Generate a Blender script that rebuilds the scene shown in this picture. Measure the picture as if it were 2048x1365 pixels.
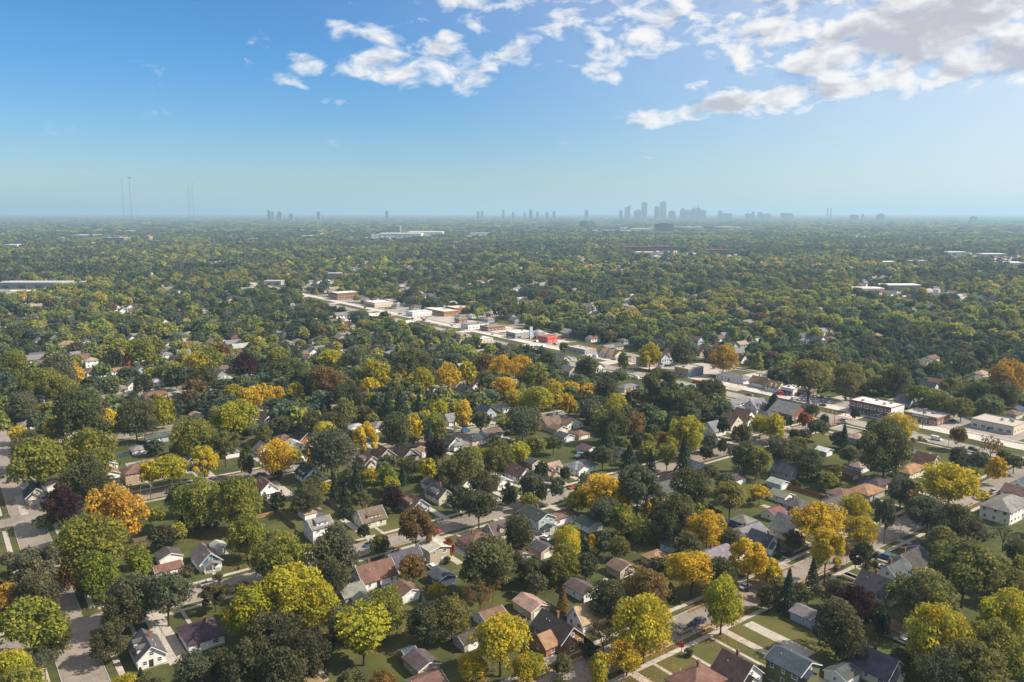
import bpy, math, random
import numpy as np
from mathutils import Vector, Matrix
random.seed(7); RNG = np.random.default_rng(11)
SC = bpy.context.scene
for o in list(bpy.data.objects): bpy.data.objects.remove(o)
R_ = math.radians

# ------------------------------------------------------------------ camera
# world axes follow the street grid: +x along the residential streets, +y along the avenue
F_PX, HOR, H = 1593.0, 424.0, 120.0          # focal length and horizon row in pixels of the 2048 px photo, drone height in m
TH = R_(36.5); PITCH = math.atan((682.5-HOR)/F_PX)
CT, ST = math.cos(TH), math.sin(TH)
cam = bpy.data.cameras.new('camera'); camo = bpy.data.objects.new('camera', cam)
SC.collection.objects.link(camo); SC.camera = camo
cam.sensor_width = 36; cam.lens = F_PX/2048*36; cam.clip_start = 1; cam.clip_end = 120000
camo.location = (0, 0, H); camo.rotation_euler = (math.pi/2-PITCH, 0, -TH)

# ------------------------------------------------------------------ sun, sky, exposure
SUN_EL, SUN_AZ = 41.0, 92.0                  # degrees; azimuth to the right of the view direction
saz = R_(SUN_AZ)
sx = math.cos(saz)*ST + math.sin(saz)*CT; sy = math.cos(saz)*CT - math.sin(saz)*ST
sund = Vector((sx*math.cos(R_(SUN_EL)), sy*math.cos(R_(SUN_EL)), math.sin(R_(SUN_EL))))
sl = bpy.data.lights.new('sun', 'SUN'); slo = bpy.data.objects.new('sun', sl); SC.collection.objects.link(slo)
sl.energy = 5.0; sl.angle = R_(0.6); sl.color = (1.0, 0.90, 0.76)
slo.rotation_euler = sund.to_track_quat('Z', 'Y').to_euler(); slo.location = (0, 0, 400)
SKY_STRENGTH = 0.082
SC.view_settings.view_transform = 'Standard'; SC.view_settings.look = 'None'
SC.view_settings.exposure = 0.75; SC.view_settings.gamma = 1
SC.render.engine = 'CYCLES'
SC.cycles.max_bounces = 4; SC.cycles.diffuse_bounces = 3; SC.cycles.glossy_bounces = 1
SC.cycles.transmission_bounces = 2; SC.cycles.volume_bounces = 1; SC.cycles.transparent_max_bounces = 4
SC.cycles.caustics_reflective = False; SC.cycles.caustics_refractive = False

def cam_dir(px, py):
    u = (px-1024)/F_PX; v = (682.5-py)/F_PX
    return u, math.cos(PITCH)+v*math.sin(PITCH), -math.sin(PITCH)+v*math.cos(PITCH)
def G(px, py, z=0.0):
    """photo pixel -> point of the place at height z"""
    a, b, c = cam_dir(px, py); t = (H-z)/-c
    a *= t; b *= t
    return a*CT+b*ST, -a*ST+b*CT
def AZEL(px, py):
    a, b, c = cam_dir(px, py)
    return math.atan2(a, b), math.atan2(c, math.hypot(a, b))
def PIX(x, y, z):
    a = x*CT-y*ST; b = x*ST+y*CT; c = z-H
    d = b*math.cos(PITCH)-c*math.sin(PITCH); up = b*math.sin(PITCH)+c*math.cos(PITCH)
    return 1024+F_PX*a/d, 682.5-F_PX*up/d, d

class NT:
    """small helper for node trees"""
    def __init__(s, tree): s.t = tree; s.n = tree.nodes; s.l = tree.links
    def new(s, typ, **kw):
        n = s.n.new(typ)
        for k, v in kw.items():
            if k == 'inp':
                for kk, vv in v.items():
                    if isinstance(vv, bpy.types.NodeSocket): s.l.new(vv, n.inputs[kk])
                    else: n.inputs[kk].default_value = vv
            else: setattr(n, k, v)
        return n
    def math(s, op, a, b=0.0, c=0.0, clamp=False):
        n = s.n.new('ShaderNodeMath'); n.operation = op; n.use_clamp = clamp
        for i, v in enumerate((a, b, c)):
            if isinstance(v, bpy.types.NodeSocket): s.l.new(v, n.inputs[i])
            else: n.inputs[i].default_value = v
        return n.outputs[0]
    def mix(s, f, a, b, mode='MIX'):
        n = s.n.new('ShaderNodeMix'); n.data_type = 'RGBA'; n.blend_type = mode
        for i, v in ((0, f), (6, a), (7, b)):
            if isinstance(v, bpy.types.NodeSocket): s.l.new(v, n.inputs[i])
            else: n.inputs[i].default_value = v if i == 0 else (*v[:3], 1)
        return n.outputs[2]
    def noise(s, vec, scale, detail=3, rough=0.55, dist=0.0):
        n = s.new('ShaderNodeTexNoise', inp={'Scale': scale, 'Detail': detail, 'Roughness': rough, 'Distortion': dist})
        if vec is not None: s.l.new(vec, n.inputs['Vector'])
        return n.outputs['Fac']
    def ramp(s, f, lo, hi, a=0.0, b=1.0):
        n = s.new('ShaderNodeMapRange', interpolation_type='SMOOTHSTEP', inp={'From Min': lo, 'From Max': hi, 'To Min': a, 'To Max': b})
        s.l.new(f, n.inputs['Value']); return n.outputs[0]

world = bpy.data.worlds.new('World'); SC.world = world; world.use_nodes = True
def build_world():
    w = NT(world.node_tree); w.n.clear()
    out = w.new('ShaderNodeOutputWorld')
    sky = w.new('ShaderNodeTexSky', sky_type='NISHITA', sun_disc=False, sun_elevation=R_(SUN_EL),
                altitude=200, air_density=1.0, dust_density=0.4, ozone_density=2.0)
    sky.sun_rotation = math.atan2(sx, sy)
    hs = w.new('ShaderNodeHueSaturation', inp={'Saturation': 1.15, 'Value': 1.0, 'Color': sky.outputs[0]})
    bg = w.new('ShaderNodeBackground', inp={'Strength': SKY_STRENGTH})
    tc = w.new('ShaderNodeTexCoord')
    sp = w.new('ShaderNodeSeparateXYZ'); w.l.new(tc.outputs['Generated'], sp.inputs[0])
    x, y, z = sp.outputs
    a = w.math('SUBTRACT', w.math('MULTIPLY', x, CT), w.math('MULTIPLY', y, ST))
    b = w.math('ADD', w.math('MULTIPLY', x, ST), w.math('MULTIPLY', y, CT))
    az = w.math('ARCTAN2', a, b); el = w.math('ARCSINE', z)
    tint = w.mix(1.0, hs.outputs[0], w.mix(w.ramp(el, R_(0), R_(11)), (.58, .72, .88), (.36, .72, 1.0)), 'MULTIPLY')
    w.l.new(tint, bg.inputs['Color'])
    cv = w.new('ShaderNodeCombineXYZ', inp={'X': az, 'Y': w.math('MULTIPLY', el, 1.9), 'Z': 0.0}).outputs[0]
    n1 = w.noise(cv, 21, 9, 0.58, 0.35)
    cv2 = w.new('ShaderNodeVectorMath', operation='ADD'); w.l.new(cv, cv2.inputs[0]); cv2.inputs[1].default_value = (0.010, 0.020, 0)
    n2 = w.noise(cv2.outputs[0], 21, 5, 0.55, 0.35)
    # cloud banks: (photo pixel centre, half sizes, slope, strength)
    blobs = [(755,75,75,26,.1,.9),(760,130,85,40,.12,1.0),(905,125,85,52,.25,1.0),(612,122,60,26,.4,.7),(575,165,80,14,.1,.5),
             (965,55,90,26,.3,.75),(1020,110,80,26,.2,.7),(1120,45,60,45,.1,.8),(1190,95,110,45,.1,.85),(1190,140,80,36,0,.85),
             (1330,45,150,50,-.1,1.0),(1330,-20,330,38,0,1.0),(950,0,140,22,0,.7),(1540,60,180,60,-.1,1.0),(1560,120,140,34,-.05,.9),
             (1385,165,60,16,0,.6),(1500,200,230,22,-.17,1.30),(1700,170,230,30,-.2,1.15),(1850,60,260,95,-.15,1.40),(1990,110,150,60,-.12,1.25),
             (1920,200,110,11,-.1,.55),(670,203,60,8,.05,.5),(720,15,70,14,.3,.5),(1295,316,45,5,0,.5),(1720,240,30,6,0,.3),
             (1650,390,140,6,0,.45),(1950,295,160,6,-.12,.4),(1990,-120,500,110,0,1.3),(1000,-150,420,60,0,.7),(1290,120,50,20,.2,.6)]
    cov = None
    for (px, py, rx, ry, sl_, st) in blobs:
        A, E = AZEL(px, py)
        dx = w.math('SUBTRACT', az, A); dy = w.math('SUBTRACT', el, E)
        dy = w.math('MULTIPLY_ADD', dx, sl_, dy)
        dx = w.math('MULTIPLY', dx, F_PX/rx); dy = w.math('MULTIPLY', dy, F_PX/ry)
        r2 = w.math('MULTIPLY_ADD', dx, dx, w.math('MULTIPLY', dy, dy))
        g = w.math('MULTIPLY', w.math('EXPONENT', w.math('MULTIPLY', r2, -0.8)), st)
        cov = g if cov is None else w.math('MAXIMUM', cov, g)
    # the same broken deck goes on higher up, out of the frame
    up = w.math('MULTIPLY', w.ramp(el, R_(14), R_(24)), w.ramp(n1, .3, .7, .35, .75))
    cov = w.math('MAXIMUM', cov, up)
    d = w.math('ADD', w.math('MULTIPLY', w.math('SUBTRACT', n1, .5), 2.8), w.math('SUBTRACT', cov, .52))
    dens = w.ramp(d, -.14, .60, 0, .96)
    d2 = w.math('ADD', w.math('MULTIPLY', w.math('SUBTRACT', n2, .5), 2.4), w.math('SUBTRACT', cov, .52))
    thick = w.ramp(d2, .20, .95)
    # bright veil of thin high cloud round the sun
    sdv = w.new('ShaderNodeVectorMath', operation='DOT_PRODUCT'); w.l.new(tc.outputs['Generated'], sdv.inputs[0]); sdv.inputs[1].default_value = tuple(sund)
    veil = w.ramp(sdv.outputs['Value'], -.12, .80, 0, .78)
    dens = w.math('MAXIMUM', dens, veil)
    ccol = w.mix(thick, (1.0, .975, .955), (.55, .54, .60))
    bg2 = w.new('ShaderNodeBackground', inp={'Color': ccol, 'Strength': 0.60})
    mx = w.new('ShaderNodeMixShader', inp={0: dens, 1: bg.outputs[0], 2: bg2.outputs[0]})
    w.l.new(mx.outputs[0], out.inputs[0])
build_world()

# ------------------------------------------------------------------ materials
MATS = {}
def material(name, fn):
    if name in MATS: return MATS[name]
    m = bpy.data.materials.new(name); m.use_nodes = True; t = NT(m.node_tree); t.n.clear()
    out = t.new('ShaderNodeOutputMaterial'); sh = fn(t)
    t.l.new(sh, out.inputs[0]); MATS[name] = m; return m
def principled(t, col, rough=.85, spec=.3, metal=0.0, bump=None, bstr=.3, bdist=.05):
    p = t.new('ShaderNodeBsdfPrincipled', inp={'Roughness': rough, 'Metallic': metal, 'Specular IOR Level': spec})
    if isinstance(col, bpy.types.NodeSocket): t.l.new(col, p.inputs['Base Color'])
    else: p.inputs['Base Color'].default_value = (*col, 1)
    if bump is not None:
        b = t.new('ShaderNodeBump', inp={'Strength': bstr, 'Distance': bdist, 'Height': bump}); t.l.new(b.outputs[0], p.inputs['Normal'])
    return p.outputs[0]
def ocoord(t): return t.new('ShaderNodeTexCoord').outputs['Object']
def wcoord(t): return t.new('ShaderNodeNewGeometry').outputs['Position']
def m_plain(name, col, rough=.8, spec=.3, metal=0.0, var=.25, sc=1.5):
    def fn(t):
        n = t.noise(wcoord(t), sc, 4, .6)
        c = t.mix(t.ramp(n, .3, .7), [v*(1-var) for v in col], [min(1, v*(1+var*.6)) for v in col])
        return principled(t, c, rough, spec, metal)
    return material(name, fn)
def objcolor(t): return t.new('ShaderNodeObjectInfo').outputs['Color']
def m_siding():
    def fn(t):
        p = ocoord(t); sp = t.new('ShaderNodeSeparateXYZ'); t.l.new(p, sp.inputs[0])
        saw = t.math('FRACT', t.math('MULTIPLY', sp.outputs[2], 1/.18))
        n = t.noise(p, .9, 4, .65); g = t.noise(p, 6, 3, .6)
        c = t.mix(t.ramp(n, .35, .75, 0, .22), objcolor(t), (.25, .22, .18))
        c = t.mix(t.ramp(g, .45, .75, 0, .12), c, (.12, .11, .09))
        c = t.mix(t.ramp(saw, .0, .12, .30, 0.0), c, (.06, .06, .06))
        return principled(t, c, .75, .3, bump=saw, bstr=.5, bdist=.03)
    return material('siding', fn)
def m_brick():
    def fn(t):
        p = ocoord(t); n = t.noise(p, 1.2, 4, .6)
        v = t.new('ShaderNodeTexBrick', inp={'Vector': p, 'Scale': 2.2, 'Mortar Size': .02, 'Color1': (1, 1, 1, 1), 'Color2': (.72, .66, .62, 1), 'Mortar': (.8, .78, .74, 1)})
        c = t.mix(1.0, objcolor(t), v.outputs['Color'], 'MULTIPLY')
        c = t.mix(t.ramp(n, .4, .75, 0, .25), c, (.10, .08, .06))
        return principled(t, c, .9, .2)
    return material('brickwork', fn)
def m_shingle():
    def fn(t):
        p = ocoord(t); oi = t.new('ShaderNodeObjectInfo')
        off = t.new('ShaderNodeVectorMath', operation='ADD'); t.l.new(p, off.inputs[0])
        cb = t.new('ShaderNodeCombineXYZ', inp={0: t.math('MULTIPLY', oi.outputs['Random'], 60.0)}); t.l.new(cb.outputs[0], off.inputs[1])
        q = off.outputs[0]
        n = t.noise(q, .45, 5, .65); g = t.noise(q, 3.2, 3, .7); gg = t.noise(q, 11, 2, .7)
        sp = t.new('ShaderNodeSeparateXYZ'); t.l.new(p, sp.inputs[0])
        row = t.math('FRACT', t.math('MULTIPLY', sp.outputs[2], 1/.14))
        c = t.mix(t.ramp(n, .3, .72), t.mix(1, oi.outputs['Color'], (.68, .68, .68), 'MULTIPLY'), t.mix(1, oi.outputs['Color'], (1.35, 1.32, 1.3), 'MULTIPLY'))
        c = t.mix(t.ramp(g, .35, .7, 0, .45), c, t.mix(1, oi.outputs['Color'], (.55, .56, .56), 'MULTIPLY'))
        c = t.mix(t.ramp(gg, .45, .7, 0, .35), c, t.mix(1, oi.outputs['Color'], (1.7, 1.65, 1.6), 'MULTIPLY'))
        c = t.mix(t.ramp(row, 0, .25, .35, 0), c, (.01, .01, .01))
        return principled(t, c, .92, .15, bump=row, bstr=.4, bdist=.02)
    return material('roof_shingle', fn)
def m_objpaint(name, rough=.35, spec=.5, metal=0.0, coat=0.0):
    def fn(t):
        g = t.noise(ocoord(t), 2.5, 3, .6)
        c = t.mix(t.ramp(g, .4, .8, 0, .15), objcolor(t), (.12, .11, .10))
        return principled(t, c, rough, spec, metal)
    return material(name, fn)
def m_glass():
    def fn(t):
        n = t.noise(wcoord(t), .35, 2)
        c = t.mix(t.ramp(n, .35, .65), (.012, .015, .02), (.07, .08, .09))
        return principled(t, c, .08, .6)
    return material('window_glass', fn)
def m_grass():
    def fn(t):
        p = wcoord(t)
        n0 = t.noise(p, .012, 4, .6); n1 = t.noise(p, .07, 5, .65); n2 = t.noise(p, .6, 4, .7); n3 = t.noise(p, 2.6, 2, .7)
        c = t.mix(t.ramp(n1, .35, .65), (.042, .050, .020), (.078, .086, .026))
        c = t.mix(t.ramp(n2, .40, .72, 0, .55), c, (.035, .050, .014))
        c = t.mix(t.ramp(n0, .50, .68, 0, .55), c, (.13, .115, .035))
        c = t.mix(t.ramp(n2, .56, .78, 0, .65), c, (.17, .125, .05))
        c = t.mix(t.ramp(t.noise(p, .16, 4, .7), .55, .72, 0, .6), c, (.13, .10, .055))
        c = t.mix(t.ramp(n3, .5, .8, 0, .35), c, (.15, .13, .05))
        return principled(t, c, .95, .1)
    return material('grass', fn)
def m_pave(name, base, patch, stain, joint=0.0, sc=1.0):
    def fn(t):
        p = wcoord(t)
        n0 = t.noise(p, .06*sc, 4, .6); n1 = t.noise(p, .5*sc, 5, .7); n2 = t.noise(p, 3*sc, 3, .7)
        c = t.mix(t.ramp(n0, .40, .62), base, patch)
        c = t.mix(t.ramp(n1, .48, .72, 0, .6), c, stain)
        c = t.mix(t.ramp(n2, .5, .8, 0, .3), c, [v*.6 for v in base])
        v = t.new('ShaderNodeTexVoronoi', feature='DISTANCE_TO_EDGE', inp={'Vector': p, 'Scale': .22*sc})
        c = t.mix(t.ramp(v.outputs['Distance'], .0, .025, .5, 0), c, (.05, .045, .04))
        if joint:
            sp = t.new('ShaderNodeSeparateXYZ'); t.l.new(p, sp.inputs[0])
            for k in (0, 1):
                fr = t.math('ABSOLUTE', t.math('SUBTRACT', t.math('FRACT', t.math('MULTIPLY', sp.outputs[k], 1/joint)), .5))
                c = t.mix(t.ramp(fr, .0, .03, .5, 0), c, (.09, .08, .07))
        return principled(t, c, .9, .2)
    return material(name, fn)
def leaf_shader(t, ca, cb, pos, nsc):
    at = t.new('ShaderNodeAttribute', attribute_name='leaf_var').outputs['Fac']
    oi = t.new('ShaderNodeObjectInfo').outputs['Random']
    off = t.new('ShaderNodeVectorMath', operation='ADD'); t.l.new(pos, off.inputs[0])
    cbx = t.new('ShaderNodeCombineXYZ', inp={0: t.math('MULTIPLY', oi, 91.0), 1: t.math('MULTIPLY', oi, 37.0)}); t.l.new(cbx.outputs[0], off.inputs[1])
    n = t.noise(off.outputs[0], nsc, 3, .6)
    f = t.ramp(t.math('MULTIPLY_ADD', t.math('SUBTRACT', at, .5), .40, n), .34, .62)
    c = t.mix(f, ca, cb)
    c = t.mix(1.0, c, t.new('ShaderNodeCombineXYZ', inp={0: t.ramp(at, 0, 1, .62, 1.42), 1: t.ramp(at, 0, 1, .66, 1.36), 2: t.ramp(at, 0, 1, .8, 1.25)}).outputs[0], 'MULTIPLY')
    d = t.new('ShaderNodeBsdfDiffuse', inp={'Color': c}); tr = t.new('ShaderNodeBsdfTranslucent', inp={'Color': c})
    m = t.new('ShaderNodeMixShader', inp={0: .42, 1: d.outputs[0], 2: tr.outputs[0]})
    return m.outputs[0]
def m_leaf():
    def fn(t):
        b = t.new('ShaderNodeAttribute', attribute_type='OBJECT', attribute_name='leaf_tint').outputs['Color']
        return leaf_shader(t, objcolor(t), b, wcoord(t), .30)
    return material('foliage', fn)
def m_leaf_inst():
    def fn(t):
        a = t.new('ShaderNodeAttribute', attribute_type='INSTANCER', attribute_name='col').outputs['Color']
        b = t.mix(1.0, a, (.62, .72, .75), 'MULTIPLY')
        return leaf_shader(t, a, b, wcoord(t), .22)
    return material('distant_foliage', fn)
def m_inst(name, attr, rough=.9):
    def fn(t):
        a = t.new('ShaderNodeAttribute', attribute_type='INSTANCER', attribute_name=attr).outputs['Color']
        n = t.noise(wcoord(t), .5, 3, .6)
        return principled(t, t.mix(t.ramp(n, .3, .7, 0, .3), a, (.08, .08, .08)), rough, .2)
    return material(name, fn)
def m_bark():
    def fn(t):
        p = ocoord(t); n = t.noise(p, 5, 4, .7)
        return principled(t, t.mix(t.ramp(n, .3, .7), (.035, .027, .02), (.11, .09, .07)), .95, .1)
    return material('bark', fn)
SIDING, BRICK, SHINGLE, GLASS, GRASS, LEAF, BARK = m_siding(), m_brick(), m_shingle(), m_glass(), m_grass(), m_leaf(), m_bark()
TRIM = m_plain('white_trim', (.72, .71, .68), .6, .3, var=.1)
PAINT = m_objpaint('car_paint', .28, .5); MATT = m_objpaint('matt_paint', .8, .25)
RUBBER = m_plain('rubber', (.02, .02, .02), .9); STEEL = m_plain('galvanised_steel', (.32, .33, .34), .5, .5, .6)
WOOD = m_plain('weathered_wood', (.15, .115, .085), .9, .2, var=.4)
CONC = m_pave('pale_concrete', (.36, .32, .27), (.43, .385, .33), (.24, .21, .175), joint=1.5)
ROAD = m_pave('residential_road', (.255, .215, .180), (.205, .176, .150), (.14, .122, .106))
ROADC = m_pave('avenue_concrete', (.44, .395, .345), (.53, .485, .43), (.30, .265, .23))
ASPH = m_pave('old_asphalt', (.24, .215, .19), (.30, .27, .24), (.15, .135, .12))
KERB = m_plain('kerb_concrete', (.36, .33, .29), .9, .2)
FLATROOF = m_objpaint('flat_roof_membrane', .9, .2)

# ------------------------------------------------------------------ mesh helpers
class MB:
    def __init__(s): s.v = []; s.f = []
    def add(s, vs, fs):
        n = len(s.v); s.v += [tuple(v) for v in vs]; s.f += [tuple(i+n for i in f) for f in fs]; return s
    def box(s, x0, x1, y0, y1, z0, z1):
        return s.add([(x0,y0,z0),(x1,y0,z0),(x1,y1,z0),(x0,y1,z0),(x0,y0,z1),(x1,y0,z1),(x1,y1,z1),(x0,y1,z1)],
                     [(3,2,1,0),(4,5,6,7),(0,1,5,4),(1,2,6,5),(2,3,7,6),(3,0,4,7)])
    def prism(s, prof, a0, a1, axis):
        """closed profile [(u,z)] extruded along x or y"""
        n = len(prof)
        f = (lambda a, u, z: (a, u, z)) if axis == 'x' else (lambda a, u, z: (u, a, z))
        vs = [f(a0, u, z) for u, z in prof]+[f(a1, u, z) for u, z in prof]
        fs = [tuple(range(n)), tuple(range(2*n-1, n-1, -1))]+[(i, i+n, (i+1) % n+n, (i+1) % n) for i in range(n)]
        if axis == 'x': fs = [tuple(reversed(q)) for q in fs]
        return s.add(vs, [tuple(reversed(q)) for q in fs])
    def tube(s, pts, rad, n=6):
        base = len(s.v); P = [Vector(p) for p in pts]
        for i, p in enumerate(P):
            d = (P[min(i+1, len(P)-1)]-P[max(i-1, 0)]).normalized()
            u = d.orthogonal().normalized(); w = d.cross(u)
            for k in range(n):
                a = 2*math.pi*k/n; s.v.append(tuple(p+(u*math.cos(a)+w*math.sin(a))*rad[i]))
        for i in range(len(P)-1):
            for k in range(n):
                s.f.append((base+i*n+k, base+i*n+(k+1) % n, base+(i+1)*n+(k+1) % n, base+(i+1)*n+k))
        s.f.append(tuple(base+k for k in reversed(range(n)))); s.f.append(tuple(base+(len(P)-1)*n+k for k in range(n)))
        return s
    def mesh(s, name, mat=None, smooth=False):
        m = bpy.data.meshes.new(name); m.from_pydata(s.v, [], s.f)
        if mat: m.materials.append(mat)
        if smooth: m.polygons.foreach_set('use_smooth', [True]*len(m.polygons))
        m.update(); return m
COLL = SC.collection
def ob(name, mesh, parent=None, loc=(0, 0, 0), rz=0.0, scale=None, color=None):
    o = bpy.data.objects.new(name, mesh); COLL.objects.link(o)
    if parent is not None: o.parent = parent
    o.location = loc
    if rz: o.rotation_euler = (0, 0, rz)
    if scale is not None: o.scale = scale
    if color is not None: o.color = (*color[:3], 1)
    return o
def mk(name, mb, mat, parent=None, color=None, loc=(0, 0, 0), smooth=False):
    return ob(name, mb.mesh(name, mat, smooth), parent, loc, color=color)
REG = []          # things: (object, base label, category, group, px, py)
def thing(o, label, cat, group=None, px=None, py=None, hz=2.0):
    if px is None: px, py, _ = PIX(o.location[0], o.location[1], o.location[2]+hz)
    REG.append([o, label, cat, group, px, py]); return o
def struct(name, mb, mat):
    o = mk(name, mb, mat); o['kind'] = 'structure'; return o
def stuff(o, label, cat):
    o['kind'] = 'stuff'; o['label'] = label; o['category'] = cat; return o

# ------------------------------------------------------------------ ground and streets
g = MB()
S = 45000
g.add([(-S,-S,0),(S,-S,0),(S,S,0),(-S,S,0)], [(0,1,2,3)])
struct('ground', g, GRASS)
ST_Y = {k: 145.0+105.2*i for i, k in enumerate('ABCDEFGHIJKLMN')}      # streets along x
CROSS = [24.0, -395.0, -815.0, 880.0, 1310.0]                             # streets along y; the avenue is separate
AV = 437.0                                                            # avenue centre line
PAV_PTS = []
def vis_range_y(yc):
    """x range of a street along x that the frame can show"""
    xs = [x for x in range(-1500, 2600, 5) if (lambda q: q[2] > 20 and -150 < q[0] < 2200 and q[1] < 1500)(PIX(x, yc, 0) if x*ST+yc*CT > 30 else (0, 0, 0))]
    return (min(xs)-20, max(xs)+20) if xs else None
def vis_range_x(xc):
    ys = [y for y in range(-100, 2600, 5) if (lambda q: q[2] > 20 and -150 < q[0] < 2200 and q[1] < 1500)(PIX(xc, y, 0) if xc*ST+y*CT > 30 else (0, 0, 0))]
    return (min(ys)-20, max(ys)+20) if ys else None
def strip(mb, axis, c, half, a0, a1, z0, z1):
    if axis == 'x': mb.box(a0, a1, c-half, c+half, z0, z1)
    else: mb.box(c-half, c+half, a0, a1, z0, z1)
def breaks(a0, a1, cuts):
    """pieces of [a0,a1] left when the junctions are cut out"""
    segs = []; p = a0
    for lo, hi in sorted(cuts):
        if hi < p or lo > a1: continue
        if lo > p: segs.append((p, lo))
        p = max(p, hi)
    if p < a1: segs.append((p, a1))
    return segs
SEG_X = {}
for k, yc in ST_Y.items():
    r = vis_range_y(yc)
    if not r: continue
    SEG_X[k] = r
    road = struct('residential_street', MB().box(r[0], r[1], yc-5, yc+5, -.3, .03), ROAD)
    cuts = [(c-9.5, c+9.5) for c in CROSS]+[(AV-24, AV+26)]
    kb = MB()
    for lo, hi in breaks(*r, cuts):
        for s in (-1, 1): strip(kb, 'x', yc+s*5.1, .1, lo, hi, -.2, .14)
    mk('kerb', kb, KERB, road)
    pm = MB()
    near = k in 'AB'
    for lo, hi in breaks(*r, cuts):
        for s in (-1, 1):
            if k == 'A' and s == 1 or k == 'A' and s == -1:
                pm.box(max(lo, 302), hi, yc+s*8.2-.8, yc+s*8.2+.8, -.2, .09) if hi > 302 else None
                pm.box(lo, min(hi, 141), yc+s*8.2-.8, yc+s*8.2+.8, -.2, .09) if lo < 141 else None
            else: pm.box(lo, hi, yc+s*8.2-.8, yc+s*8.2+.8, -.2, .09)
    pv = struct('pavement', pm, CONC)
    if k == 'A':
        slab = MB().box(-.735, .735, -.8, .8, -.2, .09).mesh('paving_slab', CONC)
        for s in (-1, 1):
            for i in range(107):
                ob('paving_slab', slab, pv, (141.75+1.5*i, yc+s*8.2, random.uniform(-.012, .012)))
for c in CROSS:
    r = vis_range_x(c)
    if not r: continue
    road = struct('cross_street', MB().box(c-5, c+5, r[0], r[1], -.3, .06), ROAD)
    cuts = [(y-9.5, y+9.5) for y in ST_Y.values()]
    kb = MB(); pm = MB()
    for lo, hi in breaks(*r, cuts):
        for s in (-1, 1):
            strip(kb, 'y', c+s*5.1, .1, lo, hi, -.2, .15); pm.box(c+s*8.2-.8, c+s*8.2+.8, lo, hi, -.2, .10)
    mk('kerb', kb, KERB, road); struct('pavement', pm, CONC)
# avenue: two roadways, grass median, wide verges
r = vis_range_x(AV); r = (r[0], 1500)
av1 = struct('avenue_roadway', MB().box(AV-19, AV-6.5, r[0], r[1], -.3, .10), ASPH)
av2 = struct('avenue_roadway', MB().box(AV+5, AV+16.5, r[0], r[1], -.3, .10), ROADC)
xcuts = [(y-6, y+6) for y in ST_Y.values()]
kb = MB(); kb2 = MB(); pm = MB()
for lo, hi in breaks(*r, xcuts):
    for xx, m in ((AV-19.1, kb), (AV-6.4, kb), (AV+4.9, kb2), (AV+16.6, kb2)): strip(m, 'y', xx, .12, lo, hi, -.2, .24)
    pm.box(AV-23.5, AV-21.7, lo, hi, -.2, .12); pm.box(AV+18.6, AV+21.0, lo, hi, -.2, .12)
mk('kerb', kb, KERB, av1); mk('kerb', kb2, KERB, av2); struct('avenue_pavement', pm, CONC)
jm = MB()
for y in ST_Y.values(): jm.box(AV-6.2, AV+4.7, y-6, y+6, -.3, .09)
struct('median_crossing', jm, ROADC)
lm = MB()
for yy in np.arange(170, 900, 9.0):
    lm.box(AV-12.9, AV-12.75, yy, yy+3, .10, .106)
mk('lane_marking', lm, TRIM, av1)

def slab(name, x0, x1, y0, y1, z, mat):
    return struct(name, MB().box(min(x0, x1), max(x0, x1), min(y0, y1), max(y0, y1), -.2, z), mat)
FARLOT = []
OCC = []          # occupied footprints for plants: (x, y, radius)
KEEP = []         # open lawns and lots: rectangles without random plants
def rect_px(pts, z=0):
    q = [G(*p, z) for p in pts]; xs = [a for a, _ in q]; ys = [b for _, b in q]
    return min(xs), max(xs), min(ys), max(ys)
# driveways and walks: px a -> px b, axis, width
DRIVES = [((1472,1258),(1645,1298),'y',4.2),((545,963),(577,994),'y',5.0),((1100,1300),(1102,1330),'y',4.0),((1170,960),(1180,970),'y',4.5)]
for (a, b, ax, w) in DRIVES:
    p, q = G(*a), G(*b)
    slab('driveway', (p[0]+q[0])/2-w/2, (p[0]+q[0])/2+w/2, p[1], q[1], .05, CONC); KEEP.append(((p[0]+q[0])/2-w/2-1, (p[0]+q[0])/2+w/2+1, min(p[1], q[1]), max(p[1], q[1])))
LOTS = [('patio', [(318,1312),(346,1312),(332,1328)], CONC), ('parking_lot', [(250,928),(322,918),(300,938)], CONC),
        ('patio', [(1495,1066),(1530,1068),(1512,1078)], CONC), ('patio', [(748,1172),(800,1166),(778,1180)], CONC),
        ('patio', [(690,1206),(712,1202),(700,1214)], CONC)]
for nm, pts, mt in LOTS:
    q = rect_px(pts); slab(nm, *q, .055, mt); KEEP.append(q)
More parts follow.
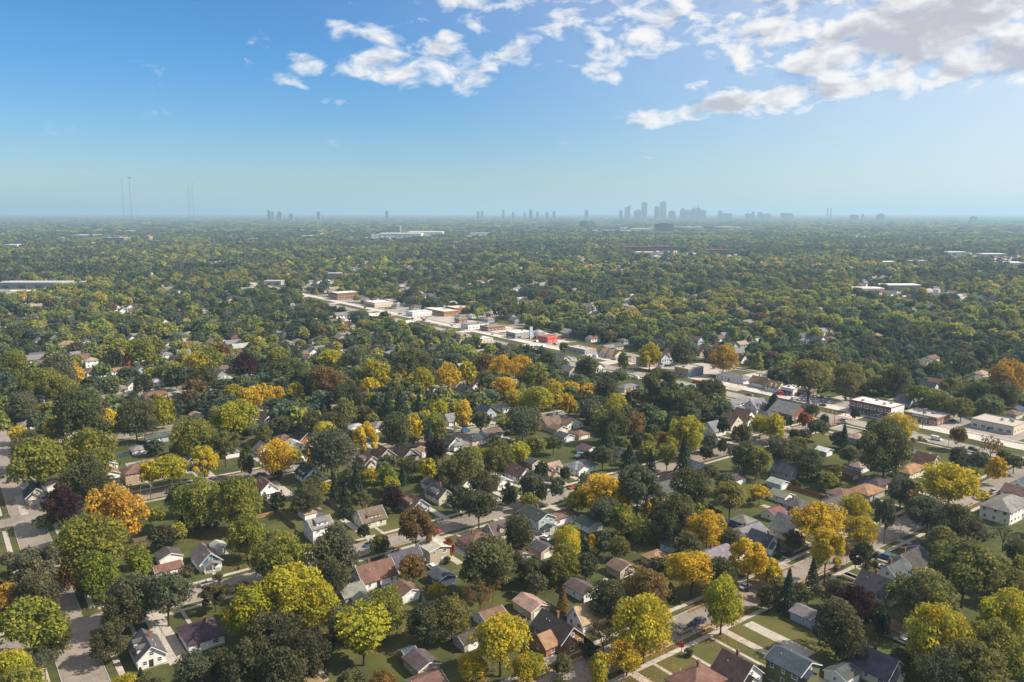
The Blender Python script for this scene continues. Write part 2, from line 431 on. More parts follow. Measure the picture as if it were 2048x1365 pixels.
# commercial lots along the avenue
for (px, py, wx, wy, mt) in [(1955,860,34,46,ASPH),(1640,800,22,40,ASPH),(1725,815,26,10,ASPH),(1455,770,24,34,CONC),(1330,735,26,20,ASPH),(1400,745,20,24,CONC),
                             (1220,712,24,30,ASPH),(1100,690,26,36,ASPH),(960,655,30,60,ASPH),(800,625,36,80,ASPH),(1130,735,20,30,ASPH),(1185,760,16,16,ASPH),
                             (1790,862,14,18,CONC),(1690,860,10,14,ASPH),(700,600,34,60,ASPH),(900,640,34,60,CONC)]:
    x, y = G(px, py); slab('parking_lot', x-wx/2, x+wx/2, y-wy/2, y+wy/2, .085, mt); KEEP.append((x-wx/2, x+wx/2, y-wy/2, y+wy/2))
KEEP.append((AV-24, AV+24, 0, 1000)); KEEP.append((AV-44, AV+58, 340, 960))
for i, yy in enumerate(range(205, 1000, 44)):
    if i % 5 != 2: slab('parking_lot', AV+21.3, AV+21.3+random.uniform(22, 40), yy, yy+random.uniform(26, 41), .07, random.choice((ASPH, CONC, ROADC))); KEEP.append((AV+20, AV+52, yy, yy+42))
    if yy > 380 and i % 3 != 1: slab('parking_lot', AV-23.8-random.uniform(14, 22), AV-23.8, yy, yy+random.uniform(24, 40), .07, random.choice((ASPH, CONC, ROADC))); KEEP.append((AV-44, AV-23, yy, yy+40))
for px, py, w_, d_ in ((800, 478, 700, 160), (870, 470, 900, 200), (1130, 466, 900, 260), (1220, 462, 500, 200), (300, 470, 500, 180), (1960, 518, 320, 90), (1780, 590, 120, 60), (70, 582, 160, 30)):
    x, y = G(px, py); o = slab('paved_yard', -w_/2, w_/2, -d_/2, d_/2, .3, ROADC); o.location = (x, y, 0); o.rotation_euler = (0, 0, -TH); FARLOT.append((x, y, w_, d_))
for pts in [[(500,1040),(590,1075),(560,1100)],[(1600,985),(1650,995),(1620,1005)],[(1180,955),(1215,948),(1200,965)],[(1440,930),(1540,925),(1480,945)],
            [(1780,900),(1870,885),(1950,905)],[(1420,1290),(1540,1290),(1470,1330)],[(350,1280),(380,1300),(345,1345)],[(780,1280),(840,1280),(800,1330)],
            [(1210,1125),(1240,1160),(1200,1165)]]:
    KEEP.append(rect_px(pts))

# ------------------------------------------------------------------ buildings
ROOFC = dict(dg=((.060,.062,.068),'dark grey'), gr=((.13,.13,.13),'grey'), lg=((.26,.26,.255),'pale grey'), br=((.115,.076,.055),'brown'),
             rb=((.108,.064,.052),'red-brown'), bk=((.055,.043,.042),'black-brown'), ob=((.195,.118,.074),'orange-brown'), gn=((.032,.050,.044),'green-black'),
             nv=((.043,.054,.075),'navy'), tn=((.22,.17,.125),'tan'), pr=((.074,.055,.053),'purple-brown'), wt=((.60,.58,.55),'white'), ol=((.10,.094,.07),'olive'))
ROOFC = {k: (tuple(min(.62, c*1.32) for c in v[0]), v[1]) for k, v in ROOFC.items()}
WALLC = dict(W=((.80,.79,.765),'white'), C=((.60,.53,.40),'cream'), T=((.42,.35,.26),'tan'), B=((.05,.12,.27),'blue'), LB=((.40,.48,.57),'pale blue'),
             Br=((.24,.11,.07),'brown brick'), OB=((.36,.17,.075),'orange brick'), G=((.34,.34,.33),'grey'), M=((.36,.44,.43),'mint green'), N=((.03,.045,.07),'navy'),
             S=((.36,.37,.30),'sage green'), O=((.13,.13,.05),'olive green'), Mu=((.42,.24,.07),'mustard'), P=((.52,.38,.33),'pink'), YB=((.46,.34,.20),'yellow brick'))
def win_frame():
    m = MB(); t = .09
    m.box(-.5, .5, -.06, .0, -.5, -.5+t).box(-.5, .5, -.06, .0, .5-t, .5).box(-.5, -.5+t, -.06, 0, -.5+t, .5-t).box(.5-t, .5, -.06, 0, -.5+t, .5-t)
    m.box(-.5+t, .5-t, -.05, 0, -.035, .035).box(-.56, .56, -.12, .0, -.57, -.5); return m
WFRAME = win_frame().mesh('window', TRIM)
WPANE = MB().box(-.42, .42, -.02, .01, -.42, .42).mesh('pane', GLASS)
WBOTH = win_frame().mesh('window', TRIM)
def _both():
    m = win_frame(); nf = len(m.f); m.box(-.42, .42, -.02, .01, -.42, .42)
    me = m.mesh('window', TRIM); me.materials.append(GLASS)
    for p in me.polygons:
        if p.index >= nf: p.material_index = 1
    return me
WBOTH = _both()
def gdoor():
    m = MB()
    for i in range(4): m.box(-.5, .5, -.04, 0, i*.25, i*.25+.235)
    return m.mesh('garage_door', TRIM)
GDOOR = gdoor()
DOORM = {c: MB().box(-.45, .45, -.06, 0, 0, 2.05).box(-.55, -.45, -.08, 0, 0, 2.15).box(.45, .55, -.08, 0, 0, 2.15).mesh('door', m)
         for c, m in (('w', TRIM), ('d', m_plain('dark_door', (.05, .03, .03), .5)))}
VENT = MB().tube([(0, 0, -.3), (0, 0, .35)], [.09, .09], 6).mesh('roof_vent', TRIM)
CHIM = m_plain('chimney_brick', (.22, .11, .07), .95, .2, var=.4, sc=4)
PORCHW = m_plain('porch_deck', (.33, .31, .28), .85)
def wall_mb(wx, wy, h, ridge, pitch, rt):
    a, b = wx/2, wy/2
    if rt != 'gable': return MB().box(-a, a, -b, b, -.2, h)
    if ridge == 'y':
        prof = [(-a, -.2), (a, -.2), (a, h), (0, h+a*pitch), (-a, h)]; return MB().prism(prof, -b, b, 'y')
    prof = [(-b, -.2), (b, -.2), (b, h), (0, h+b*pitch), (-b, h)]; return MB().prism(prof, -a, a, 'x')
def roof_mb(wx, wy, h, ridge, pitch, rt, ov=.45, t=.2, ove=None):
    a, b = wx/2, wy/2; z = h+.03; ove = ov if ove is None else ove
    if rt == 'flat': return MB().box(-a-.15, a+.15, -b-.15, b+.15, h, h+.25)
    if rt == 'hip':
        m = MB(); A, B = a+ov, b+ov; e = z-ov*pitch*.6
        if ridge == 'x' and a > b or a > b+.01 and ridge != 'y': rl = A-B; rid = [(-rl, 0), (rl, 0)]; top = e+B*pitch
        else: rl = max(0.02, B-A); rid = [(0, -rl), (0, rl)]; top = e+A*pitch
        vs = [(-A,-B,e-.12),(A,-B,e-.12),(A,B,e-.12),(-A,B,e-.12),(-A,-B,e+.1),(A,-B,e+.1),(A,B,e+.1),(-A,B,e+.1),(*rid[0],top),(*rid[1],top)]
        if rid[0][1] == 0: fs = [(4,5,9,8),(5,6,9),(6,7,8,9),(7,4,8)]
        else: fs = [(4,5,8),(5,6,9,8),(6,7,9),(7,4,8,9)]
        return m.add(vs, fs+[(3,2,1,0),(0,1,5,4),(1,2,6,5),(2,3,7,6),(3,0,4,7)])
    w, l = (a, b) if ridge == 'y' else (b, a)
    prof = [(-w-ov, z-ov*pitch), (0, z+w*pitch), (w+ov, z-ov*pitch), (w+ov, z-ov*pitch+t), (0, z+w*pitch+t*1.15), (-w-ov, z-ov*pitch+t)]
    return MB().prism(prof, -l-ove, l+ove, ridge)
def place_windows(parent, wx, wy, h, st, near, base_z=0.0, faces='wsen', sk=()):
    mesh = WFRAME if near else WBOTH
    def put(x, y, z, rz, w=1.15, hh=1.35):
        o = ob('window', mesh, parent, (x, y, z), rz, (w, 1, hh))
        if near: ob('pane', WPANE, o)
    for f in faces:
        L = wx if f in 'sn' else wy
        n = max(1, int(L/3.3)); rz = {'s': 0, 'e': math.pi/2, 'n': math.pi, 'w': -math.pi/2}[f]
        for lv in range(2 if st >= 2 else 1):
            for i in range(n):
                u = (i+.5)/n*L-L/2+random.uniform(-.25, .25)
                if random.random() < .12: continue
                x, y = {'s': (u, -wy/2-.003), 'n': (u, wy/2+.003), 'w': (-wx/2-.003, u), 'e': (wx/2+.003, u)}[f]
                put(x, y, base_z+1.65+2.75*lv, rz, random.choice((.95, 1.1, 1.1, 1.7)), 1.3)
HOUSES = []
def house(px, py, wx, wy, st, ridge, rt, rc, wc, opts='', cat='house', extra=''):
    near = py > 850
    gar = cat in ('garage', 'shed')
    zc = {1: 2.4, 1.5: 3.2, 2: 4.0}[st]
    if gar: zc = 2.0
    if cat == 'shed': zc = 1.5
    x, y = G(px, py, zc)
    e = ob({'house': 'detached_house', 'garage': 'garage', 'shed': 'garden_shed', 'apartment': 'apartment_building'}.get(cat, cat), None, None, (x, y, 0))
    h = 2.5 if gar else (5.5 if st == 2 else 3.0); pitch = (.42 if gar else {1: .45, 1.5: .85, 2: .5}[st])
    if 's' in opts: pitch *= 1.3
    if 'l' in opts: pitch *= .5
    wcol, wword = WALLC[wc]; rcol, rword = ROOFC[rc]
    wcol = [c*random.uniform(.93, 1.05) for c in wcol]
    wmat = BRICK if 'brick' in wword or 'k' in opts else SIDING
    wall = mk('wall', wall_mb(wx, wy, h, ridge, pitch, rt), wmat, e, wcol)
    roof = mk('roof', roof_mb(wx, wy, h, ridge, pitch, rt, .3 if gar else .45), SHINGLE, e, [c*random.uniform(.88, 1.12) for c in rcol])
    if not gar:
        mk('foundation', MB().box(-wx/2-.05, wx/2+.05, -wy/2-.05, wy/2+.05, -.2, .38), KERB, e)
    w = wx/2 if ridge == 'y' else wy/2
    if rt == 'gable' and near:           # fascia boards along the verges
        for s in (-1, 1):
            m = MB(); o_ = (.3 if gar else .45)
            prof = [(-w-o_, h+.03-o_*pitch-.06), (0, h+.03+w*pitch-.06), (w+o_, h+.03-o_*pitch-.06), (w+o_, h+.03-o_*pitch+.17), (0, h+.03+w*pitch+.17), (-w-o_, h+.03-o_*pitch+.17)]
            l = (wy if ridge == 'y' else wx)/2+o_
            m.prism(prof, *(sorted((s*(l+.005), s*(l+.09)))), ridge); mk('fascia', m, TRIM, e)
    if not gar:
        place_windows(e, wx, wy, h, st, near, 0.15, 'wsen' if near else 'ws')
        for f in ((0, -1), (0, 1)):
            o = ob('door', DOORM[random.choice('wd')], e, (random.uniform(-1, 1)*wx*.2, f[1]*(wy/2+.004), .3), 0 if f[1] < 0 else math.pi)
        if rt == 'gable' and (st >= 1.5 or 'A' in opts):
            zz = h+w*pitch*.36
            for s in (-1, 1):
                if ridge == 'y': o = ob('window', WFRAME if near else WBOTH, e, (0, s*(wy/2+.003), zz), 0 if s < 0 else math.pi, (1.3, 1, 1.25))
                else: o = ob('window', WFRAME if near else WBOTH, e, (s*(wx/2+.003), 0, zz), s*math.pi/2, (1.3, 1, 1.25))
                if near: ob('pane', WPANE, o)
    else:
        o = ob('garage_door', GDOOR, e, (0, -wy/2-.005, .05), 0, (min(wx*.72, 4.6), 1, 2.05))
        if near: ob('window', WBOTH, e, (-wx/2-.003, 0, 1.5), -math.pi/2, (.9, 1, .9))
    if 'c' in opts:
        cx, cy = (wx*.16, wy*.12) if ridge == 'y' else (-wx*.1, wy*.14)
        top = h+w*pitch+.9
        mk('chimney', MB().box(cx-.35, cx+.35, cy-.35, cy+.35, h, top).box(cx-.43, cx+.43, cy-.43, cy+.43, top, top+.14).box(cx-.15, cx+.15, cy-.15, cy+.15, top+.14, top+.38), CHIM, roof)
    if near and not gar and rt != 'flat':
        for _ in range(2):
            if ridge == 'y': vx, vy = random.choice((-1, 1))*wx*.2, random.uniform(-.35, .35)*wy; vz = h+(wx/2-abs(vx))*pitch+.2
            else: vx, vy = random.uniform(-.35, .35)*wx, random.choice((-1, 1))*wy*.2; vz = h+(wy/2-abs(vy))*pitch+.2
            ob('roof_vent', VENT, roof, (vx, vy, vz))
    def dormer(cx, cy, face, dw, shed=False):
        d = MB(); zz = h+.4; hh = 1.5
        L = 2.6
        if face == 's':
            d.box(cx-dw/2, cx+dw/2, cy, cy+L, zz-.6, zz+hh); loc = (cx, cy-.003, zz+.75); rz = 0
        else:
            d.box(cx, cx+L, cy-dw/2, cy+dw/2, zz-.6, zz+hh); loc = (cx-.003, cy, zz+.75); rz = -math.pi/2
        dm = mk('dormer', d, SIDING, e, wcol)
        rm = MB()
        if shed:
            if face == 's': rm.add([(cx-dw/2-.2,cy-.35,zz+hh-.05),(cx+dw/2+.2,cy-.35,zz+hh-.05),(cx+dw/2+.2,cy+L+.6,zz+hh+.5),(cx-dw/2-.2,cy+L+.6,zz+hh+.5),(cx-dw/2-.2,cy-.35,zz+hh+.12),(cx+dw/2+.2,cy-.35,zz+hh+.12),(cx+dw/2+.2,cy+L+.6,zz+hh+.67),(cx-dw/2-.2,cy+L+.6,zz+hh+.67)],[(3,2,1,0),(4,5,6,7),(0,1,5,4),(1,2,6,5),(2,3,7,6),(3,0,4,7)])
            else: rm.add([(cx-.35,cy-dw/2-.2,zz+hh-.05),(cx+L+.6,cy-dw/2-.2,zz+hh+.5),(cx+L+.6,cy+dw/2+.2,zz+hh+.5),(cx-.35,cy+dw/2+.2,zz+hh-.05),(cx-.35,cy-dw/2-.2,zz+hh+.12),(cx+L+.6,cy-dw/2-.2,zz+hh+.67),(cx+L+.6,cy+dw/2+.2,zz+hh+.67),(cx-.35,cy+dw/2+.2,zz+hh+.12)],[(3,2,1,0),(4,5,6,7),(0,1,5,4),(1,2,6,5),(2,3,7,6),(3,0,4,7)])
        else:
            q = dw/2; prof = [(-q-.25, -.05), (0, q*.8), (q+.25, -.05), (q+.25, .12), (0, q*.8+.18), (-q-.25, .12)]
            if face == 's': rm.prism([(cx+u, zz+hh+v) for u, v in prof], cy-.3, cy+L+.8, 'y')
            else: rm.prism([(cy+u, zz+hh+v) for u, v in prof], cx-.3, cx+L+.8, 'x')
        mk('dormer_roof', rm, SHINGLE, dm, rcol)
        nw = max(1, int(dw/1.6))
        for i in range(nw):
            off = (i+.5)/nw*dw-dw/2
            ob('window', WBOTH, dm, (loc[0]+off, loc[1], loc[2]) if face == 's' else (loc[0], loc[1]+off, loc[2]), rz, (.9, 1, 1.05))
    if 'd' in opts:
        if ridge == 'y':
            for cy in (-wy*.2, wy*.15): dormer(-wx/2+.5, cy, 'w', 1.7)
        else:
            for cx in ((0,) if wx < 9 else (-wx*.22, wx*.22)): dormer(cx, -wy/2+.5, 's', 1.8)
    if 'D' in opts:
        if ridge == 'y': dormer(-wx/2+.7, 0, 'w', wy*.5, True)
        else: dormer(0, -wy/2+.7, 's', wx*.55, True)
    if 'g' in opts:                       # smaller gable block on the street side
        gw = wx*.5; gd = 1.6; gh = h-.25; gp = pitch*1.05
        m = MB().prism([(-gw/2, -.15), (gw/2, -.15), (gw/2, gh), (0, gh+gw/2*gp), (-gw/2, gh)], -wy/2-gd, -wy/2+.0, 'y')
        gx = -wx*.18
        fg = mk('front_gable', m, wmat, e, wcol, (gx, 0, 0))
        q = gw/2; z = gh+.03
        mk('roof', MB().prism([(-q-.35, z-.35*gp), (0, z+q*gp), (q+.35, z-.35*gp), (q+.35, z-.35*gp+.18), (0, z+q*gp+.2), (-q-.35, z-.35*gp+.18)], -wy/2-gd-.35, -wy/2+wx*.25, 'y'), SHINGLE, fg, rcol)
        ob('window', WBOTH, fg, (0, -wy/2-gd-.003, 1.6), 0, (1.5, 1, 1.4))
    if 'p' in opts:                       # open porch on the street side
        pw = wx*.75; pd = 2.2; m = MB().box(-pw/2, pw/2, -wy/2-pd, -wy/2-.06, -.2, .5).box(-.7, .7, -wy/2-pd-.8, -wy/2-pd, -.2, .25)
        po = mk('porch', m, PORCHW, e)
        for s in (-1, 0, 1): mk('porch_post', MB().box(s*(pw/2-.12)-.09, s*(pw/2-.12)+.09, -wy/2-pd+.05, -wy/2-pd+.23, .5, 2.5), TRIM, po)
        q = pw/2+.3
        mk('porch_roof', MB().prism([(-q, 2.45), (0, 2.45+q*.35), (q, 2.45), (q, 2.65), (0, 2.65+q*.35), (-q, 2.65)], -wy/2-pd-.3, -wy/2+.3, 'y'), SHINGLE, po, rcol)
    if 'a' in opts:                       # lean-to awning with glazed sunroom
        m = MB().box(-1.9, 1.3, -wy/2-2.2, -wy/2-.05, 0, 2.2); sr = mk('sunroom', m, TRIM, e)
        for i in range(3): ob('window', WBOTH, sr, (-1.4+i*1.05, -wy/2-2.203, 1.25), 0, (.85, 1, 1.4))
        mk('awning', MB().add([(-2.2,-wy/2-2.6,2.2),(1.6,-wy/2-2.6,2.2),(1.6,-wy/2-.06,2.75),(-2.2,-wy/2-.06,2.75),(-2.2,-wy/2-2.6,2.32),(1.6,-wy/2-2.6,2.32),(1.6,-wy/2-.06,2.87),(-2.2,-wy/2-.06,2.87)],[(3,2,1,0),(4,5,6,7),(0,1,5,4),(1,2,6,5),(2,3,7,6),(3,0,4,7)]), TRIM, sr)
    if 'b' in opts:                       # coloured shingles in the gable
        w2 = wx/2-.1
        m = MB().prism([(-w2, h+.02), (w2, h+.02), (0, h+w2*pitch-.02)], -wy/2-.05, -wy/2-.002, 'y')
        mk('gable_cladding', m, SIDING, e, (.05, .13, .20))
    if 'x' in opts:                       # lower side wing
        ww = wx*.55; wl = wy*.55
        m = MB().prism([(-wl/2, -.2), (wl/2, -.2), (wl/2, 2.6), (0, 2.6+wl*.5*.7), (-wl/2, 2.6)], -wx/2-ww, -wx/2-.003, 'x')
        wg = mk('side_wing', m, wmat, e, wcol, (0, -wy*.15, 0)); q = wl/2
        mk('roof', MB().prism([(-q-.4, 2.63-.28), (0, 2.63+q*.7), (q+.4, 2.63-.28), (q+.4, 2.55), (0, 2.83+q*.7), (-q-.4, 2.55)], -wx/2-ww-.4, -wx/2+.0, 'x'), SHINGLE, wg, ROOFC['ob'][0])
        ob('window', WBOTH, wg, (-wx/2-ww/2, -wl/2-.003, 1.5), 0, (1.2, 1, 1.3))
        ob('window', WBOTH, wg, (-wx/2-ww-.003, 0, 1.7), -math.pi/2, (1.1, 1, 1.3))
    hw = {1: 'single-storey ', 1.5: 'storey-and-a-half ', 2: 'two-storey '}[st] if not gar else ''
    nm = {'house': 'house', 'garage': 'garage', 'shed': 'shed', 'apartment': 'apartment block'}[cat]
    lab = f"{wword} {hw}{nm} with {rword} {'hipped' if rt == 'hip' else 'gabled' if rt == 'gable' else 'flat'} roof{extra}"
    thing(e, lab, nm.split()[-1] if cat != 'apartment' else 'apartments', 'suburban houses' if not gar else 'backyard garages', px, py)
    OCC.append((x, y, max(wx, wy)*.5)); HOUSES.append((x, y, wx, wy, gar, py))
    return e
def hs(*rows):
    for r_ in rows: house(*r_)
W = 'gable'
hs((294,1295,7,11,1.5,'y',W,'dg','W','cd'),(402,1266,9.5,11.5,1,'y','hip','bk','W','c'),(412,1112,7.2,11,1.5,'y',W,'gr','W','cpb',"house"," and blue gable"),
   (437,1095,5,6,1,'y',W,'lg','W','','garage'),(335,1137,8.5,6,1,'x',W,'rb','W','','garage'),(338,1112,7.5,6.5,1,'y',W,'pr','W','','garage'),
   (71,985,8,10,1.5,'y',W,'dg','C','cg'),(108,972,6,6,1,'y',W,'tn','W','','garage'),(290,943,18,9,2,'x','hip','br','YB','', 'apartment'),
   (150,953,11,8,1,'x','hip','ob','T',''),(221,946,6,8,1,'y',W,'ob','W',''),(219,929,6,7,1,'y',W,'lg','W','','garage'),(142,857,8,9,2,'x',W,'dg','W','d'),
   (318,874,13,7,1,'x',W,'dg','LB','c'),(276,899,7,7,1,'y','hip','gr','G','','garage'),(222,803,9,10,1,'y','hip','rb','Br','c'),(262,791,9,11,1,'y','hip','gr','W',''),
   (310,790,14,8,1,'x','hip','br','T',''),(360,796,8,9,1,'y',W,'nv','G',''),(265,769,8,11,1.5,'y',W,'gr','W','c'),(238,778,9,10,1,'y','hip','gr','T',''),
   (313,764,8,10,1,'y','hip','lg','W',''),(239,742,12,8,1,'x',W,'ob','W',''),(197,750,9,9,1,'y','hip','nv','W',''),(180,762,9,7,1,'x','hip','rb','Br',''),
   (243,756,7,7,1,'y',W,'lg','W','','garage'),(182,724,9,9,2,'x','hip','tn','W',''),(282,740,8,9,1.5,'y',W,'gr','LB',''),(311,733,9,9,1,'y','hip','gr','G',''),
   (347,724,9,11,1.5,'y',W,'rb','W','c'),(136,691,16,10,2,'x','hip','ob','T','','apartment'),(172,686,8,10,2,'y',W,'dg','W','g'),(337,690,9,9,1,'y',W,'br','W',''),
   (332,710,9,9,1,'y','hip','gr','W',''),(367,708,10,9,1.5,'x',W,'gr','W','d'),(22,766,8,8,1,'y','hip','lg','W',''),(431,772,11,8,1,'x',W,'gr','LB',''),
   (442,748,8,9,1.5,'y',W,'gr','G',''),(391,831,6,6,1,'y',W,'tn','W','','garage'),(461,905,7,7,1,'y','hip','gr','W','','garage'),(377,925,8,10,1.5,'y',W,'nv','N','p'),
   (530,972,7.5,11,1.5,'y',W,'rb','W','a','house',' and glazed sunroom'),(617,945,8.5,11,1.5,'y',W,'gn','W','cdp'),(536,835,8,10,1.5,'y',W,'rb','W',''),(577,799,11,8,1,'x','hip','gn','W',''),
   (533,806,9,9,1,'y','hip','br','W',''),(608,873,9,12,1.5,'y',W,'bk','OB',''),(569,878,9,9,1,'y','hip','rb','T',''),(527,897,7,9,1.5,'y',W,'gr','W',''),
   (587,890,7,9,1,'y',W,'lg','W',''),(735,920,8,11,1.5,'y',W,'br','C','Dg'),(766,908,9,10,1.5,'y',W,'pr','T',''),(812,905,8,11,1.5,'y',W,'bk','G','p'),
   (848,903,6.5,7,1,'y',W,'tn','C','','garage'),(901,884,8,10,1.5,'y',W,'dg','W',''),(913,888,9,10,1,'y','hip','gr','W',''),(950,877,10,10,1,'x','hip','gn','C',''),
   (982,867,10,8,1,'x',W,'br','W',''),(904,838,9,8,1.5,'x',W,'gr','W','c'),(938,838,8,9,1,'y','hip','br','W',''),(862,782,8,11,1.5,'y',W,'nv','W',''),(930,780,8,11,1.5,'y',W,'dg','W','c'),
   (948,770,8,9,1.5,'y',W,'br','W',''),(972,822,8,10,1.5,'y',W,'nv','LB',''),(1010,815,9,9,1,'y','hip','gr','W',''),(757,852,9,10,1,'y','hip','gr','W',''),(712,856,9,8,1,'x','hip','lg','LB',''),
   (684,738,9,10,1.5,'y',W,'nv','G',''),(864,968,6.5,8,1,'y',W,'dg','W','','garage'),(879,986,7.5,11.5,1.5,'y',W,'dg','C','cD'),(925,966,7,9,1.5,'y',W,'tn','W',''),(996,962,8,11,1,'y',W,'lg','W',''),
   (621,1023,7.5,7,1,'y','hip','tn','W','','garage'),(637,1055,8,9,2,'x',W,'gr','W','D'),(740,1033,9.5,8.5,1.5,'x',W,'br','C','Dc'),(828,1006,8,11,1.5,'y',W,'br','LB','gD'),
   (748,1146,12,9,1.5,'x',W,'rb','W','c'),(808,1119,11,8,1.5,'x',W,'dg','W','c'),(868,1099,8,8,2,'y',W,'lg','T','l'),(954,1081,11,10,1,'x','hip','rb','YB','c'),(1004,1057,12,8,1.5,'x',W,'pr','C','d'),
   (883,1153,6.5,7,1,'y',W,'dg','B','','garage'),(812,1181,7,8,1,'y',W,'br','W','','garage'),(701,1184,7,8,1,'x',W,'gr','S',''),(730,1203,6,6.5,1,'y',W,'dg','W','','garage'),
   (981,1231,7.5,7,1,'x',W,'br','W','','garage'),(938,1276,7,6,1,'x',W,'bk','G','','garage'),(843,1325,6.5,8,1,'y',W,'pr','T','','garage'),(817,1310,3.5,4,1,'x',W,'nv','Mu','','shed'),
   (853,1366,8,7,1,'x',W,'rb','W','','garage'),(607,1368,8,7,1,'y','hip','ob','T','','garage'),(1074,1036,8,12,2,'y',W,'gn','M','cp'),(1121,1032,11,6.5,1,'x',W,'br','W','l'),
   (1178,1047,7,8,1,'y',W,'ol','W','','garage'),(1085,1098,7,7,1,'y',W,'dg','T','','garage'),(1034,1110,7,7,1,'y',W,'rb','W','','garage'),(1243,1135,7.5,6.5,1,'y',W,'br','T','','garage'),
   (1312,1114,8,6.5,1,'x','hip','ob','P','','garage'),(1338,1092,4.5,4.5,1,'y',W,'dg','LB','','shed'),(1164,1178,6.5,9,1,'y',W,'pr','W','','garage'),(1062,1210,7,9,1,'y',W,'tn','T','','garage'),
   (1115,1258,8.2,13,1.5,'y',W,'bk','OB','cgx','house',' and orange side wing'),(1173,1229,9,7,1.5,'x',W,'tn','W','cs'),(1474,1340,9,9,1.5,'y',W,'pr','W','cg'),(1392,1362,12,9,1,'y','hip','br','T','c'),
   (1487,1042,7.5,7,1,'y','hip','gr','B','','garage'),(1498,1064,11,8,1,'x',W,'gr','W','c'),(1525,1080,7,9,1.5,'y',W,'nv','W','g'),(1432,1110,11,9,1,'x',W,'gr','W','c'),(1462,1098,9,8,1,'x',W,'br','W',''),
   (1324,979,8,8,1.5,'x',W,'dg','Mu',''),(1340,962,7,8,1.5,'y',W,'pr','W',''),(1288,990,10,7,1,'x',W,'gr','T',''),(1563,991,7,8,1,'y',W,'gr','W','','garage'),(1594,1010,9,9,1,'x','hip','dg','N','c'),
   (1664,1008,13,8,1,'x',W,'dg','LB','c'),(1548,1026,7,7,1,'x',W,'rb','W','','garage'),(1577,1055,11,9,1.5,'y',W,'gr','C','c','house',' and blue base'),(1682,988,9,8,1,'x','hip','br','C',''),
   (1733,982,13,9,1,'x','hip','ob','G',''),(1752,964,13,10,1,'x','hip','bk','Br',''),(2012,1014,20,11,2,'x','hip','gr','W','', 'apartment'),(2034,990,9,9,2,'y',W,'rb','W',''),(2042,972,8,9,1.5,'x',W,'nv','W',''),
   (1818,1122,11,9,1.5,'x',W,'bk','G','c'),(1790,1146,10,9,1.5,'x',W,'dg','W','c'),(1754,1172,9,10,1.5,'y',W,'dg','T','cg'),(1850,1098,8,8,1,'x',W,'nv','G',''),(1700,1178,7,6,1,'x','hip','br','P','','garage'),
   (1620,1232,6.5,9,1,'y',W,'gr','LB','','garage'),(1585,1334,8.5,10,2,'y',W,'nv','O','g'),(1752,1328,9,11,1.5,'y',W,'dg','C','cg'),(1684,1346,6.5,6,1,'x',W,'dg','W','','garage'),(1791,1256,6,6,1,'x','hip','br','T','','garage'),
   (1101,846,11,8,1.5,'x',W,'br','C',''),(1141,847,12,8,1,'y',W,'br','W',''),(1116,858,8,8,1,'y',W,'br','C','','garage'),(1129,873,7,8,1,'y',W,'nv','LB','','garage'),(1159,868,8,8,1,'y','hip','br','T','','garage'),
   (1175,899,7.5,8,1,'y',W,'pr','W','','garage'),(1232,902,6.5,8,1,'y',W,'br','LB','','garage'),(1160,932,14,9,1,'x','hip','gr','W','g'),(1102,941,9,9,1.5,'x',W,'tn','T','dg'),(1066,926,6.5,7,1,'y',W,'dg','T','','garage'),
   (1038,945,8,11,1.5,'y',W,'rb','W',''),(1400,936,8,10,1,'y',W,'nv','W',''),(1468,957,8,7,1,'x',W,'bk','W','','garage'),(1304,822,8,11,1.5,'y',W,'nv','W','c'),(1427,857,9,10,1.5,'x',W,'gr','W',''),
   (1462,845,12,10,1.5,'y',W,'rb','C',''),(1488,835,12,10,1.5,'y',W,'rb','W','g'),(1474,806,18,8,1,'x',W,'gr','W',''),(1470,818,10,8,1,'x','hip','gr','G',''),(1512,812,12,10,1.5,'x',W,'gr','W','d'),(1535,830,10,9,1,'x','hip','dg','T',''),
   (1256,775,14,8,1,'x','hip','gr','W',''),(1124,719,9,10,1.5,'y',W,'gr','LB',''),(1151,752,5,6,1,'y',W,'gr','M','','garage'),(1519,764,9,11,1.5,'y',W,'ob','W','c'),(1551,773,9,10,1.5,'y',W,'ob','W','d'),
   (1717,933,7.5,7,1,'y','hip','tn','LB','','garage'),(1698,947,8,7,1,'y','hip','br','Br','','garage'),(1776,928,9,7,1,'x',W,'br','C',''),(1820,940,16,8,1,'x','hip','ob','C',''),(1853,922,9,9,1.5,'y',W,'rb','W',''),
   (1843,910,6,7,1,'y',W,'gr','W','','garage'),(1573,940,9,10,1.5,'y',W,'gr','M',''),(1556,966,6,7,1,'y',W,'lg','LB','','garage'),(1716,876,9,8,1,'x','hip','tn','G',''),(1648,902,6,6,1,'y',W,'wt','G','','garage'),
   (1823,723,9,9,1.5,'x',W,'gr','T',''),(1861,720,12,8,2,'x',W,'rb','W',''),(1845,729,9,8,1.5,'y',W,'tn','T',''),(1858,776,10,10,1.5,'y',W,'nv','W',''),(1872,768,9,9,1.5,'y',W,'ob','G',''),(1808,801,8,9,1.5,'y',W,'gr','LB',''),
   (1961,748,12,9,1,'x','hip','tn','C',''),(1950,758,14,9,1,'x','hip','dg','G',''),(2034,821,11,8,1,'x',W,'nv','G',''),(2024,828,9,8,1,'x','hip','br','C',''),(2011,691,14,9,1,'x','hip','br','T',''),
   (1340,706,9,9,1.5,'y',W,'br','C',''),(1415,700,8,11,1.5,'y',W,'rb','W',''),(1398,704,8,9,1.5,'y',W,'rb','T',''),(1453,727,9,10,1.5,'y',W,'gn','M','d'),(1480,718,9,10,1.5,'y',W,'bk','W',''),
